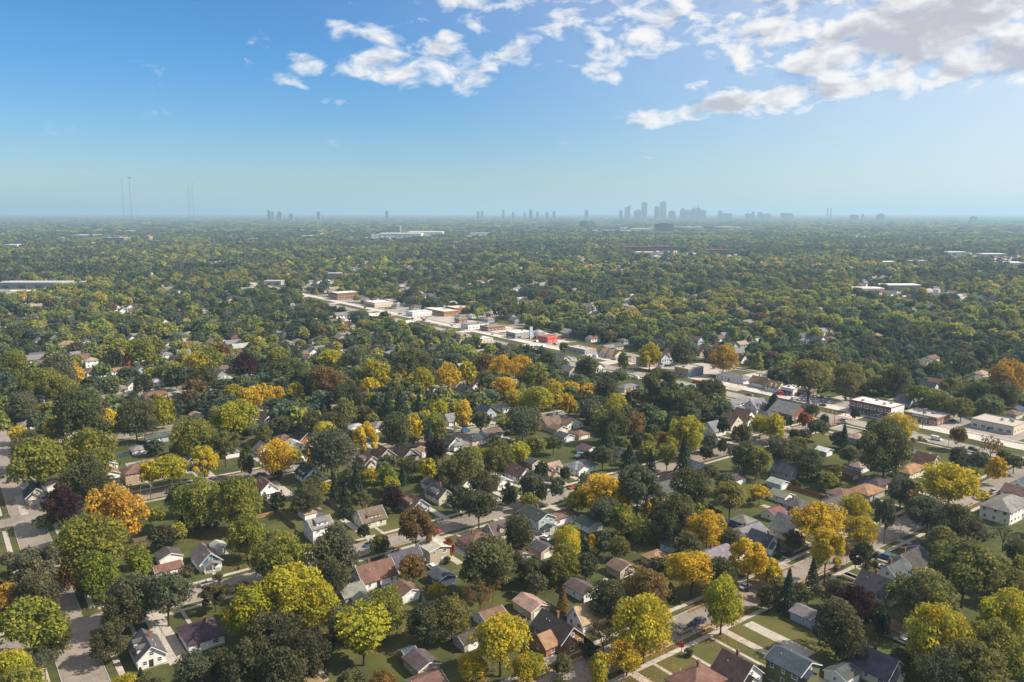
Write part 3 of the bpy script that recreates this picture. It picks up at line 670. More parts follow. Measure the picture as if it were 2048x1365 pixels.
   (1208,640,9,9,1.5,'y',W,'gr','W',''),(1165,612,9,9,1.5,'y',W,'gr','LB',''),(900,663,10,10,1,'x','hip','gr','W',''),(1050,601,9,9,1.5,'y',W,'gr','W',''),(975,619,9,9,1.5,'y',W,'dg','W',''),
   (425,646,10,9,2,'x','hip','rb','W',''),(130,612,16,10,1.5,'x',W,'gr','W',''),(172,614,10,9,1,'x',W,'gr','W',''),(245,622,9,9,1.5,'y',W,'gr','W',''),(365,640,9,9,1.5,'y',W,'gr','W','p'),(415,638,9,9,1.5,'y',W,'br','W',''),
   (255,655,8,9,1,'y',W,'ob','Br',''),(272,672,11,8,1,'x',W,'gr','W',''),(345,650,10,8,1,'x','hip','gr','P',''),(1350,620,10,9,1,'x','hip','ob','W',''),(1408,612,10,8,2,'y',W,'br','W',''),(1652,690,9,9,1.5,'y',W,'gr','C',''),
   (1610,688,12,9,1.5,'x',W,'nv','G',''),(1750,672,14,9,1,'x','hip','ob','Mu',''),(1735,650,12,9,1,'x','hip','br','C',''),(1990,686,10,9,1,'x','hip','br','W',''),(75,800,8,8,1,'y',W,'gr','W',''),(55,850,9,8,1,'x','hip','gr','C',''))

def make_drives():
    homes = [h_ for h_ in HOUSES if not h_[4] and h_[5] > 700]
    def hit(x0, x1, y0, y1):
        return any(x0 < a+wx/2 and x1 > a-wx/2 and y0 < b+wy/2 and y1 > b-wy/2 for a, b, wx, wy, _, _ in HOUSES)
    for x, y, wx, wy, _, _ in homes:
        yc = min(ST_Y.values(), key=lambda v: abs(v-y)); s = 1 if y > yc else -1
        if abs(y-yc) > 42 or abs(y-yc) < 12: continue
        for side in random.sample((-1, 1), 2):
            x0 = x+side*(wx/2+.4)+(0 if side > 0 else -2.7); x1 = x0+2.7; e0, e1 = sorted((yc+s*5.25, y+s*(wy/2+random.uniform(1, 9))))
            if hit(x0-.1, x1+.1, e0, e1): continue
            slab('driveway', x0, x1, e0, e1, .062, CONC); KEEP.append((x0-.4, x1+.4, e0, e1)); break
        f0, f1 = sorted((yc+s*9.05, y-s*wy/2))
        if f1-f0 > 1 and not hit(x-.6, x+.6, f0+.05, f1-.05): slab('garden_path', x-.55, x+.55, f0, f1, .058, CONC)
make_drives()

def flat_building(px, py, wx, wy, h, wc, rcol, name, label, cat='building', stores=1, awn=None, side=None, zc=None, sign=None, nwin=None, hvac=2):
    x, y = G(px, py, h*.6 if zc is None else zc)
    e = ob(name, None, None, (x, y, 0)); a, b = wx/2, wy/2
    col, _ = WALLC[wc] if isinstance(wc, str) else (wc, '')
    mk('wall', MB().box(-a, a, -b, b, -.2, h), BRICK if isinstance(wc, str) and 'brick' in WALLC[wc][1] else SIDING, e, col)
    pt = .25
    mk('parapet', MB().box(-a-.06, a+.06, -b-.06, -b+pt, h, h+.6).box(-a-.06, a+.06, b-pt, b+.06, h, h+.6).box(-a-.06, -a+pt, -b+pt, b-pt, h, h+.6).box(a-pt, a+.06, -b+pt, b-pt, h, h+.6), KERB if side is None else SIDING, e, col)
    rf = mk('roof', MB().box(-a+pt, a-pt, -b+pt, b-pt, h, h+.2), FLATROOF, e, rcol)
    for i in range(hvac):
        ux, uy = random.uniform(-.6, .6)*a, random.uniform(-.6, .6)*b
        mk('rooftop_unit', MB().box(ux-.8, ux+.8, uy-.6, uy+.6, h+.2, h+1.3).box(ux-.5, ux+.5, uy-.35, uy+.35, h+1.3, h+1.45), STEEL, rf)
    if side: mk('side_wall_paint', MB().box(-a+.05, a-.05, -b-.03, -b-.004, 0, h), SIDING, e, side)
    for f, L in (('w', wy), ('s', wx)):
        if f == 's' and side: continue
        n = max(1, int(L/4)) if nwin is None else nwin
        for lv in range(stores):
            for i in range(n):
                u = (i+.5)/n*L-L/2; z = 1.7+3.3*lv
                if f == 'w': ob('window', WBOTH, e, (-a-.003, u, z), -math.pi/2, (L/n*.68, 1, 1.8))
                else: ob('window', WBOTH, e, (u, -b-.003, z), 0, (L/n*.5, 1, 1.3))
    ob('door', DOORM['d'], e, (-a-.012, b*.15, 0), -math.pi/2)
    if awn is not None:
        mk('awning', MB().prism([(-b+.8, 2.6), (b-.8, 2.6), (b-.8, 2.72), (-b+.8, 2.72)], -a-1.5, -a-.07, 'x'), MATT, e, awn)
    if sign is not None: mk('sign_board', MB().box(-a-.15, -a-.01, -b*.5, b*.5, h-.9, h-.1), MATT, e, sign)
    thing(e, label, cat, None, px, py); OCC.append((x, y, max(wx, wy)*.55)); HOUSES.append((x, y, wx, wy, False, py)); return e
wr, grf, tnr = (.62, .58, .52), (.30, .29, .28), (.40, .36, .31)
flat_building(1753, 812, 15, 26, 7, 'Br', wr, 'shop_building', 'long two-storey red brick shop with white flat roof and white side wall', stores=2, awn=(.02, .07, .05), side=(.66, .67, .68), zc=5, hvac=4)
flat_building(1853, 833, 15, 19, 4.5, 'Br', tnr, 'shop_building', 'low brown brick building with grey flat roof beside asphalt car park', hvac=4, sign=(.5, .5, .48))
flat_building(1998, 848, 18, 22, 4.5, 'C', tnr, 'office_building', 'cream single-storey office with wide grey-brown flat roof behind bushes', hvac=3)
flat_building(1294, 722, 12, 12, 6.5, 'OB', (.42, .42, .41), 'shop_building', 'square orange brick two-storey shop on the avenue', stores=2)
flat_building(1378, 741, 17, 13, 6, 'YB', (.36, .33, .30), 'shop_building', 'yellow brick shop with slate blue side wall by the avenue', side=(.15, .19, .24), sign=(.6, .38, .03))
flat_building(1586, 780, 14, 10, 4.2, 'W', (.5, .5, .5), 'workshop', 'white car repair workshop beside the rows of parked cars', awn=(.03, .04, .06))
flat_building(1613, 784, 8, 10, 4, 'Br', (.10, .11, .13), 'workshop', 'small brick shed with dark roof next to the white workshop')
flat_building(1164, 700, 13, 22, 4.2, 'G', (.36, .34, .33), 'shop_building', 'low grey flat-roofed shop on the avenue beside a round green tree')
flat_building(1095, 677, 12, 15, 5, (.62, .045, .03), (.45, .05, .04), 'shop_building', 'bright red low building on the avenue', nwin=2)
flat_building(1040, 668, 22, 15, 5, 'G', wr, 'shop_building', 'dark fronted shop with white flat roof left of the red building', awn=(.02, .03, .03))
flat_building(1062, 664, 3.2, 1.2, 11, 'LB', wr, 'billboard_tower', 'pale tall sign tower beside the dark fronted shop', 'sign', nwin=1, hvac=0)
flat_building(985, 655, 22, 14, 4.5, 'Br', (.20, .15, .13), 'shop_building', 'brown roofed low building on the lawn corner of the avenue')
flat_building(950, 651, 26, 14, 4.5, 'W', (.16, .18, .21), 'shop_building', 'white low building with blue-grey roof behind a patch of grass')
flat_building(922, 641, 11, 8, 4.5, 'Br', (.13, .10, .09), 'shop_building', 'small dark brown kiosk building on its own lawn')
flat_building(882, 623, 20, 46, 5.5, 'OB', (.62, .55, .48), 'shop_building', 'long orange brick shop row with pale roof and many windows')
flat_building(917, 618, 24, 20, 6, 'OB', (.55, .47, .40), 'shop_building', 'orange brick end block of the long shop row')
flat_building(838, 626, 26, 16, 5, 'W', (.55, .55, .55), 'shop_building', 'white painted flat shop left of the long brick row')
flat_building(757, 607, 26, 30, 5.5, 'C', (.60, .57, .52), 'shop_building', 'cream shop row with red columns far up the avenue', awn=(.35, .06, .05))
flat_building(783, 604, 16, 18, 6, 'Br', (.40, .32, .28), 'shop_building', 'dark red brick block at the end of the cream shop row')
flat_building(757, 634, 24, 34, 5, 'Br', (.60, .57, .53), 'shop_building', 'low brick shop with wide white roof left of the avenue')
flat_building(812, 648, 22, 18, 4, 'G', (.66, .65, .63), 'shop_building', 'small white-roofed shop in front of the left avenue car park')
flat_building(690, 590, 34, 24, 9, 'Br', (.62, .60, .57), 'shop_building', 'two-storey brick block with white roof at the far end of the avenue', stores=2)
flat_building(960, 680, 20, 14, 4, 'C', (.70, .68, .64), 'shop_building', 'white-roofed low building behind the trees at the avenue centre')
# gabled commercial and church-like buildings
def gabled(px, py, wx, wy, h, ridge, pitch, rc, wc, name, label, cat='building', rt='gable', extra=None):
    x, y = G(px, py, h*.9); e = ob(name, None, None, (x, y, 0)); col, wd = WALLC[wc]
    mk('wall', wall_mb(wx, wy, h, ridge, pitch, rt), BRICK if 'brick' in wd else SIDING, e, col)
    rf = mk('roof', roof_mb(wx, wy, h, ridge, pitch, rt, .6), SHINGLE, e, ROOFC[rc][0])
    place_windows(e, wx, wy, h, 1, False, .2, 'ws'); ob('door', DOORM['d'], e, (-wx/2-.004, 1, 0), -math.pi/2)
    if extra: extra(e, rf)
    thing(e, label, cat, None, px, py); OCC.append((x, y, max(wx, wy)*.55)); HOUSES.append((x, y, wx, wy, False, py)); return e
def turret(e, rf):
    mk('turret', MB().box(7.2, 11.2, -9.2, -5.2, 0, 7.5), BRICK, e, WALLC['Br'][0])
    mk('turret_roof', MB().add([(6.7,-9.7,7.5),(11.7,-9.7,7.5),(11.7,-4.7,7.5),(6.7,-4.7,7.5),(9.2,-7.2,10.6)], [(0,1,4),(1,2,4),(2,3,4),(3,0,4),(3,2,1,0)]), SHINGLE, e, ROOFC['gr'][0])
gabled(1578, 822, 17, 15, 4.5, 'y', .55, 'gr', 'Br', 'church_hall', 'brick church hall with broad grey roof and corner turret', 'church', extra=turret)
gabled(1469, 754, 11, 24, 3.2, 'y', .45, 'gr', 'W', 'motel_building', 'long white single-storey building with grey hipped roof on the avenue', rt='hip')
def twin(e, rf):
    for yy in (-5, 3):
        cg = mk('cross_gable', MB().prism([(yy-3, 0), (yy+3, 0), (yy+3, 3.6), (yy, 7.0), (yy-3, 3.6)], -7.5, -3, 'x'), SIDING, e, WALLC['C'][0])
        mk('roof', MB().prism([(yy-3.4, 3.2), (yy, 7.05), (yy+3.4, 3.2), (yy+3.4, 3.45), (yy, 7.3), (yy-3.4, 3.45)], -7.9, 0, 'x'), SHINGLE, cg, ROOFC['br'][0])
        ob('window', WBOTH, cg, (-7.503, yy, 2.2), -math.pi/2, (2.0, 1, 1.5))
gabled(1222, 706, 11, 22, 3.6, 'y', .6, 'br', 'C', 'shop_building', 'cream shop with twin front gables and brown roof on the avenue', extra=twin)

# far blocks and the downtown skyline: depth from the drone in metres, real sizes
def m_facade():
    def fn(t):
        p = ocoord(t); sp = t.new('ShaderNodeSeparateXYZ'); t.l.new(p, sp.inputs[0])
        fz = t.math('FRACT', t.math('MULTIPLY', sp.outputs[2], 1/7.0)); fx = t.math('FRACT', t.math('MULTIPLY', t.math('ADD', sp.outputs[0], sp.outputs[1]), 1/6.0))
        wn = t.math('MULTIPLY', t.ramp(fz, .35, .42), t.ramp(fx, .35, .42))
        c = t.mix(t.math('MULTIPLY', wn, .55), objcolor(t), (.05, .06, .08))
        return principled(t, c, .5, .4)
    return material('tower_facade', fn)
FAC = m_facade()
def at_depth(px, D):
    """ground point seen in photo column px at depth D"""
    t = D/ (math.cos(PITCH)+0.0); a = (px-1024)/F_PX*D; b = D
    return a*CT+b*ST, -a*ST+b*CT
def tower(px, top, wpx, D, col, label, style=0, dpx=None, name='office_tower', cat='tower'):
    x, y = at_depth(px, D); hgt = H+(HOR-top-(3.2 if px < 1200 else .4))/F_PX*D; w = wpx/F_PX*D; d = w*.8 if dpx is None else dpx/F_PX*D
    e = ob(name, None, None, (x, y, 0), -TH); sh = hgt if style == 0 else hgt*.86
    mk('shaft', MB().box(-w/2, w/2, -d/2, d/2, -1, sh), FAC, e, col)
    if style == 0: mk('roof_plant', MB().box(-w*.3, w*.3, -d*.3, d*.3, sh, sh+hgt*.03+1), FAC, e, [c*.8 for c in col])
    if style == 1: mk('setback_crown', MB().box(-w*.36, w*.36, -d*.36, d*.36, sh, sh+hgt*.08).box(-w*.2, w*.2, -d*.2, d*.2, sh+hgt*.08, hgt), FAC, e, col)
    if style == 2: mk('pyramid_crown', MB().add([(-w/2,-d/2,sh),(w/2,-d/2,sh),(w/2,d/2,sh),(-w/2,d/2,sh),(0,0,hgt*1.03)], [(0,1,4),(1,2,4),(2,3,4),(3,0,4),(3,2,1,0)]), FAC, e, [c*.8 for c in col])
    if style == 3: mk('slant_crown', MB().add([(-w/2,-d/2,sh),(w/2,-d/2,sh),(w/2,d/2,sh),(-w/2,d/2,sh),(-w/2,-d/2,sh+1),(w/2,-d/2,hgt),(w/2,d/2,hgt),(-w/2,d/2,sh+1)], [(3,2,1,0),(4,5,6,7),(0,1,5,4),(1,2,6,5),(2,3,7,6),(3,0,4,7)]), FAC, e, col)
    if style == 4: mk('spire', MB().tube([(0,0,hgt*.84),(0,0,hgt*1.12)], [w*.14, w*.02], 6), FAC, e, [c*.7 for c in col])
    thing(e, label, cat, 'downtown skyline' if D > 8000 else None, px, top+6)
G1, G2, G3 = (.24,.26,.28), (.34,.36,.38), (.22,.24,.26)
for row in [(1171,418,7,10500,G2,'lone slab tower left of the downtown skyline',0),(1239,418,6,10800,G1,'short tower at the left end of downtown',4),(1252,411,10,10800,G1,'broad stepped tower at the left of downtown',3),
            (1272,419,13,10700,G1,'low wide office block beside the glass skyscraper',1),(1285,406,10,10800,G2,'tall pale glass skyscraper, left of the two tallest',0),(1310,414,9,10700,G1,'mid-height slab between the two tallest skyscrapers',0),
            (1322,405,11,10800,G2,'tallest skyscraper of the downtown skyline',0),(1340,421,12,10600,G1,'low block right of the tallest skyscraper',1),(1361,416,9,10700,G2,'stepped pale tower right of downtown centre',1),(1372,421,10,10500,G2,'wide pale office block beside the pointed towers',0),
            (1382,415,7,10600,G3,'dark tower with pyramid top, left of the pair',2),(1391,412,9,10800,G1,'tower with stepped pointed crown, right of the pair',4),(1401,421,10,10700,G3,'square dark block right of the pointed pair',0),
            (1435,422,8,10800,G2,'solitary tower right of the downtown core',0),(1448,427,18,10600,G2,'long low slab right of downtown',0),(1490,425,10,10800,G1,'block with thin mast right of downtown',4),(1500,424,5,10800,G1,'small tower beside the mast block',0),
            (1514,422,8,10800,G2,'tower with small dome right of downtown',2),(1527,427,16,10600,G2,'wide low building right of the domed tower',1),(1560,426,9,10800,G1,'twin low block left of the chimneys',0),(1572,426,12,10800,G1,'twin low block nearer the chimneys',1),
            (1717,427,4,9000,G3,'dark church steeple on the right horizon',2),(1752,427,12,9000,G3,'dark twin-topped block on the right horizon',1),(1700,430,12,9000,G3,'low hazy block left of the church steeple',0),(1936,432,10,8000,G3,'small hazy block near the right edge horizon',1),
            (544,418,5,9500,G3,'dark narrow tower on the left horizon',0),(551,421,5,9500,G3,'lower dark tower beside the narrow left one',0),(565,420,9,9600,G3,'dark wide block on the left horizon',1),(588,424,8,9600,G3,'low dark block right of the left horizon towers',1),(642,421,6,9600,G3,'lone dark block on the left horizon',0),
            (777,420,6,9500,G3,'dark slab standing alone left of centre horizon',0),(957,420,5,10000,G2,'left one of the twin slabs on the centre horizon',0),(965,420,5,10000,G2,'right one of the twin slabs on the centre horizon',0),(1007,417,4,10000,G2,'slender tower on the centre horizon',0),
            (1026,419,5,10000,G2,'small pointed tower right of the slender one',4),(1049,422,3,10000,G2,'tiny tower on the centre horizon',0),(1061,418,6,10000,G1,'square tower on the centre horizon',0),(1074,420,5,10000,G2,'pale tower right of the square one',1),(1093,420,5,10000,G2,'stepped tower right of centre horizon',1),(1107,420,5,10000,G2,'rightmost tower of the centre horizon group',0)]:
    tower(*row)
for k, px in enumerate((1647, 1654)):
    x, y = at_depth(px, 10500); e = ob('power_station_chimney', None, None, (x, y, 0)); hh = H+(HOR-417)/F_PX*10500
    mk('stack', MB().tube([(0,0,0),(0,0,hh)], [9, 6], 10), MATT, e, (.25,.25,.26)); mk('red_band', MB().tube([(0,0,hh*.9),(0,0,hh*.96)], [7.2, 7.0], 10), MATT, e, (.3,.1,.08))
    thing(e, ('left' if k == 0 else 'right')+' one of two slim power station chimneys on the horizon', 'chimney', None, px, 425)
for px, top, D, lb in ((258, 363, 5000, 'leftmost thin radio mast on the left horizon'), (273, 357, 5000, 'tall radio mast with cross-arm at its top'), (388, 369, 5600, 'left one of two slim radio masts further right'), (396, 368, 5600, 'right one of two slim radio masts further right')):
    x, y = at_depth(px, D); hh = H+(HOR-top)/F_PX*D; e = ob('radio_mast', None, None, (x, y, 0), -TH)
    mk('lattice', MB().tube([(0,0,0),(0,0,hh)], [1.1, .8], 4), STEEL, e)
    mk('antenna', MB().box(-14 if px == 273 else -3, 14 if px == 273 else 3, -1.5, 1.5, hh-6, hh-2.5).tube([(0,0,hh),(0,0,hh+9)], [1.2, .6], 4), STEEL, e)
    gm = MB()
    for a in range(3):
        for f in (.55, .95): gm.tube([(0,0,hh*f),(math.cos(a*2.1)*hh*.5*f,math.sin(a*2.1)*hh*.5*f,0)], [.18, .18], 3)
    mk('guy_wire', gm, STEEL, e); thing(e, lb, 'radio mast', None, px, top+20)
def far_block(px, ybot, wpx, hgt, dep, col, roof, label, name='warehouse', cat='building'):
    x, y = G(px, ybot); D = PIX(x, y, 0)[2]; w = wpx/F_PX*D
    if hgt < 18 and D > 3000: hgt *= 1.25; dep *= 1.4
    e = ob(name, None, None, (x, y, 0), -TH)
    mk('wall', MB().box(-w/2, w/2, 0, dep, -.5, hgt), FAC if hgt > 18 else SIDING, e, col)
    mk('roof', MB().box(-w/2-.5, w/2+.5, -.5, dep+.5, hgt, hgt+1.2), FLATROOF, e, roof)
    if hgt > 18: mk('roof_plant', MB().box(-w*.2, w*.2, dep*.3, dep*.7, hgt+1.2, hgt+6), FAC, e, col)
    else:
        n = max(2, int(w/22))
        for i in range(n): mk('bay_door', MB().box(-w/2+(i+.3)*w/n, -w/2+(i+.7)*w/n, -.15, -.01, .2, min(4.5, hgt*.6)), MATT, e, (.12, .13, .15))
    thing(e, label, cat, None, px, ybot-4); OCC.append((x, y, w*.5)); FARB.append((x, y, w, dep)); return e
FARB = []
wh, gy = (.62,.62,.60), (.34,.35,.36)
for row in [(1168,459,16,55,40,(.07,.13,.16),gy,'dark teal glass hospital block in the middle distance','hospital_block'),(1183,457,12,50,40,(.28,.24,.22),gy,'brown tower attached to the teal hospital block','hospital_block'),(1215,459,44,16,50,(.14,.15,.17),gy,'long dark low wing right of the hospital'),
            (1328,463,35,45,50,(.06,.055,.06),(.10,.09,.09),'dark brick slab block in front of downtown','slab_block'),(1285,463,42,12,60,wh,wh,'long bright white shed left of the dark slab block'),(1249,460,16,12,40,wh,wh,'small bright white shed beside the airfield'),
            (1380,459,55,12,60,(.4,.42,.44),wh,'long white warehouse right of the dark slab block'),(1455,458,56,10,80,wh,wh,'rightmost long white warehouse under the skyline'),(787,468,26,42,60,(.24,.21,.19),gy,'tall brown block behind the white sheds','slab_block'),
            (800,474,84,12,80,wh,wh,'longest white shed in the middle distance left of centre'),(850,469,70,10,80,(.45,.46,.47),wh,'pale grey shed behind the longest white one'),(960,471,40,9,60,wh,gy,'small pale shed right of the long sheds'),
            (293,487,13,26,30,(.42,.26,.18),gy,'pink-brown apartment slab on the left','slab_block'),(228,487,40,16,40,(.20,.19,.19),gy,'dark long block left of the pink-brown slab'),(172,476,58,9,60,(.40,.34,.30),wh,'long tan warehouse with white roof on the left'),
            (22,497,26,11,40,wh,wh,'white warehouse at the far left edge'),(68,497,30,9,40,(.3,.3,.3),wh,'grey warehouse near the far left edge'),(275,466,52,9,60,wh,wh,'white shed strip below the tall radio masts'),(415,441,70,8,80,wh,wh,'pale roof strip under the left horizon'),
            (500,437,40,8,90,wh,wh,'second pale roof strip under the left horizon'),(505,484,22,9,40,wh,(.4,.3,.26),'white building left of the dome'),(612,477,18,9,30,(.42,.36,.30),wh,'tan building beside the dome'),(1725,479,32,9,50,(.55,.50,.44),wh,'white school roof in the right distance'),
            (1900,511,70,8,40,wh,wh,'long white roof near the right edge'),(1990,515,48,8,36,(.42,.36,.33),wh,'second long white roof at the right edge'),(1778,533,34,9,30,(.5,.48,.42),wh,'cream flat building with white roof right of centre'),(1835,533,40,11,30,(.22,.22,.24),gy,'grey flat building beside the cream one'),
            (2030,534,50,8,40,wh,wh,'white roof at the right frame edge'),(1735,588,66,7,26,(.36,.30,.24),(.66,.63,.58),'white-roofed school wing among the right trees','school_building'),(1800,581,84,7,26,(.34,.28,.22),(.66,.63,.58),'larger white-roofed school wing behind the first','school_building'),
            (60,577,130,8,35,(.30,.30,.30),(.36,.36,.37),'long grey depot roof at the left edge','depot_building'),(180,572,40,5,20,(.3,.3,.3),(.30,.31,.30),'short grey depot end block','depot_building'),(1275,504,60,14,30,(.19,.07,.07),(.17,.07,.08),'left row of dark red terraced blocks','terrace_block'),
            (1330,503,50,14,30,(.20,.07,.07),(.17,.07,.08),'middle row of dark red terraced blocks','terrace_block'),(1435,511,48,14,30,(.20,.07,.07),(.17,.07,.08),'right row of dark red terraced blocks','terrace_block'),(1290,512,34,9,30,wh,wh,'white hall in front of the red terraces'),
            (670,562,30,12,20,(.28,.22,.18),gy,'brown block with stepped roof near the far avenue'),(545,571,34,6,20,(.35,.34,.33),gy,'grey low roof along the far street'),(600,560,24,6,20,(.4,.35,.3),(.2,.2,.22),'dark low roof left of the brown stepped block')]:
    far_block(*row)
x, y = G(647, 474); 
def dome(x, y, r):
    m = MB(); n = 16; rings = 6
    for i in range(rings):
        a = i/rings*math.pi/2
        for k in range(n): m.v.append((r*math.cos(a)*math.cos(2*math.pi*k/n), r*math.cos(a)*math.sin(2*math.pi*k/n), r*.75*math.sin(a)))
    m.v.append((0, 0, r*.75))
    for i in range(rings-1):
        for k in range(n): m.f.append((i*n+k, i*n+(k+1) % n, (i+1)*n+(k+1) % n, (i+1)*n+k))
    for k in range(n): m.f.append(((rings-1)*n+k, (rings-1)*n+(k+1) % n, rings*n))
    e = ob('sports_dome', None, None, (x, y, 0)); mk('dome_skin', m, TRIM, e, smooth=True); mk('base_ring', MB().tube([(0,0,-.5),(0,0,3)], [r*1.03, r*1.03], 16), KERB, e)
    thing(e, 'white inflated sports dome in the left middle distance', 'dome', None, 647, 468); FARB.append((x, y, 2*r, 2*r))
dome(x, y, 24)
struct('airfield', MB().box(*[c for c in (lambda a, b: (min(a[0], b[0]), max(a[0], b[0]), min(a[1], b[1]), max(a[1], b[1])))(G(1090, 466), G(1210, 466))], -.3, .3), m_plain('dry_grass', (.20, .19, .10), .95, .1))

# ------------------------------------------------------------------ trees
def quads_mesh(name, C, Nrm, size, mat, var, curl=.25):
    """leaf clumps: one bent quad for each centre"""
    n = len(C); r = RNG.normal(size=(n, 3)); t = np.cross(Nrm, r); t /= np.linalg.norm(t, axis=1)[:, None]+1e-9
    b = np.cross(Nrm, t); s = (np.asarray(size)*np.ones(n))[:, None]
    asp = RNG.uniform(.6, 1.0, (n, 1))
    V = np.stack([C-t*s*.5-b*s*.5*asp, C+t*s*.5-b*s*.5*asp+Nrm*s*curl*RNG.uniform(-1, 1, (n, 1)), C+t*s*.5+b*s*.5*asp, C-t*s*.5+b*s*.5*asp+Nrm*s*curl*RNG.uniform(-1, 1, (n, 1))], 1).reshape(-1, 3)
    m = bpy.data.meshes.new(name); m.vertices.add(4*n); m.vertices.foreach_set('co', V.ravel().astype(np.float32))
    m.loops.add(4*n); m.loops.foreach_set('vertex_index', np.arange(4*n, dtype=np.int32))
    m.polygons.add(n); m.polygons.foreach_set('loop_start', np.arange(0, 4*n, 4, dtype=np.int32))
    m.materials.append(mat)
    a = m.attributes.new('leaf_var', 'FLOAT', 'FACE'); a.data.foreach_set('value', np.asarray(var, dtype=np.float32))
    m.update(calc_edges=True); return m
def unit(v): return v/(np.linalg.norm(v, axis=1)[:, None]+1e-9)
def crown_broad(name, n, leaf, kind, mat, seed):
    """crown of unit width on a tree of unit height: many leafy boughs on an uneven envelope, with gaps between"""
    rg = np.random.default_rng(seed)
    zc, rz, nb, rlo, rhi, bot = {'round': (.55, .44, 34, .10, .20, -.75), 'spread': (.60, .36, 38, .09, .18, -.55), 'oval': (.54, .46, 34, .10, .20, -.8),
                                 'open': (.60, .38, 19, .09, .17, -.6), 'shrub': (.46, .52, 16, .14, .26, -.8)}[kind]
    if kind == 'shrub': leaf *= 1.0
    u = (np.arange(nb)+.5)/nb; zz = 1-(1-bot)*u; th = np.arange(nb)*2.39996+rg.uniform(-.35, .35, nb)
    rr = np.sqrt(np.clip(1-zz*zz, 0, 1)); rr = np.where(zz < 0, np.maximum(rr, .72), rr)
    low = 1+.20*np.sin(2*th+rg.uniform(0, 6))+.16*np.sin(3*th+rg.uniform(0, 6))
    lr = rg.uniform(rlo*.85, rhi, nb); rad = rg.uniform(.62, 1.05, nb)*low*.86
    cx = rr*np.cos(th)*(.5-lr*.55)*rad*1.12; cy = rr*np.sin(th)*(.5-lr*.55)*rad*1.12; cz = zc+zz*(rz-lr*.5)*rg.uniform(.82, 1.04, nb)
    lob = np.stack([cx, cy, cz, lr, lr*rg.uniform(.62, .95, nb)], 1)
    if kind != 'open':
        inner = np.array([[rg.normal()*.10, rg.normal()*.10, zc+rg.uniform(-.5, .5)*rz, .20, .17] for _ in range(7)]); lob = np.concatenate([lob, inner])
    wts = lob[:, 3]**2; wts /= wts.sum()
    k = rg.choice(len(lob), n, p=wts); d = unit(rg.normal(size=(n, 3)))
    flip = (d[:, 2] < -.35) & (rg.uniform(0, 1, n) < .6); d[flip, 2] *= -1
    r = rg.uniform(.5, 1.12, n)**.6
    C = lob[k, :3]+d*r[:, None]*np.stack([lob[k, 3], lob[k, 3], lob[k, 4]], 1)
    C += rg.normal(size=C.shape)*.012
    C[:, :2] *= .5/np.percentile(np.hypot(C[:, 0], C[:, 1]), 96); C[:, 2] *= 1/np.percentile(C[:, 2], 99.6)
    C[:, 2] = np.clip(C[:, 2], .04, 1.03)
    N = unit(d*.75+np.array([0, 0, .40])+rg.normal(size=C.shape)*.62)
    bough = rg.uniform(0, 1, len(lob))
    return quads_mesh(name, C, N, leaf*rg.uniform(.55, 1.45, len(C)), mat, .5*bough[k]+.5*rg.uniform(0, 1, len(C)))
def crown_conifer(name, n, leaf, mat, seed, pine=False):
    rg = np.random.default_rng(seed)
    tiers = 16 if not pine else 9
    C = []; N = []
    for i in range(n):
        t = rg.integers(0, tiers); f = (t+.5)/tiers
        z0 = .08+.92*f if not pine else .22+.78*f
        R0 = .5*(1-f)**.85+.02 if not pine else .5*math.sin(math.pi*min(1, .28+.72*(1-f)))**.8*(.75+.25*rg.random())
        nb = 9; a = (rg.integers(0, nb)+rg.normal()*.16+t*.4)*2*math.pi/nb; rr = R0*math.sqrt(rg.uniform(.03, 1))
        z = z0-(.10 if not pine else .02)*rr/.5+rg.normal()*.008 + (.06*rr/.5 if pine else 0)
        C.append((rr*math.cos(a), rr*math.sin(a), z)); N.append((math.cos(a)*.45, math.sin(a)*.45, .8))
    C = np.array(C); N = unit(np.array(N)+rg.normal(size=C.shape)*.4)
    return quads_mesh(name, C, N, leaf*rg.uniform(.7, 1.3, len(C)), mat, rg.uniform(0, 1, len(C)))
def trunk_mb(seed, kind='broad', fork=.30, twigs=0):
    rg = random.Random(seed); m = MB(); top = .6 if kind == 'broad' else .97
    if kind == 'conifer':
        m.tube([(0,0,-.02),(0,0,.4),(0,0,.97)], [.035, .022, .003], 6); return m
    m.tube([(0,0,-.02),(.004,.006,.12),(.01,0,fork),(.02,.01,.52)], [.026, .021, .018, .009], 7)
    for i in range(5 if not twigs else 8):
        a = i*2.4+rg.uniform(-.3, .3); z0 = fork+rg.uniform(-.05, .12); R0 = rg.uniform(.2, .36); zt = rg.uniform(.6, .82)
        p1 = (math.cos(a)*R0*.45, math.sin(a)*R0*.45, z0+(zt-z0)*.55); p2 = (math.cos(a)*R0, math.sin(a)*R0, zt)
        m.tube([(.01,0,z0), p1, p2], [.012, .008, .003], 5)
        for j in range(twigs):
            b = a+rg.uniform(-.9, .9); q = (p1[0]+math.cos(b)*rg.uniform(.06, .2), p1[1]+math.sin(b)*rg.uniform(.06, .2), min(1, p1[2]+rg.uniform(.08, .3)))
            m.tube([p1, q], [.007, .002], 3)
            for _ in range(2):
                q2 = (q[0]+rg.uniform(-.09, .09), q[1]+rg.uniform(-.09, .09), min(1, q[2]+rg.uniform(.0, .12))); m.tube([q, q2], [.003, .001], 3)
    return m
CR = {}
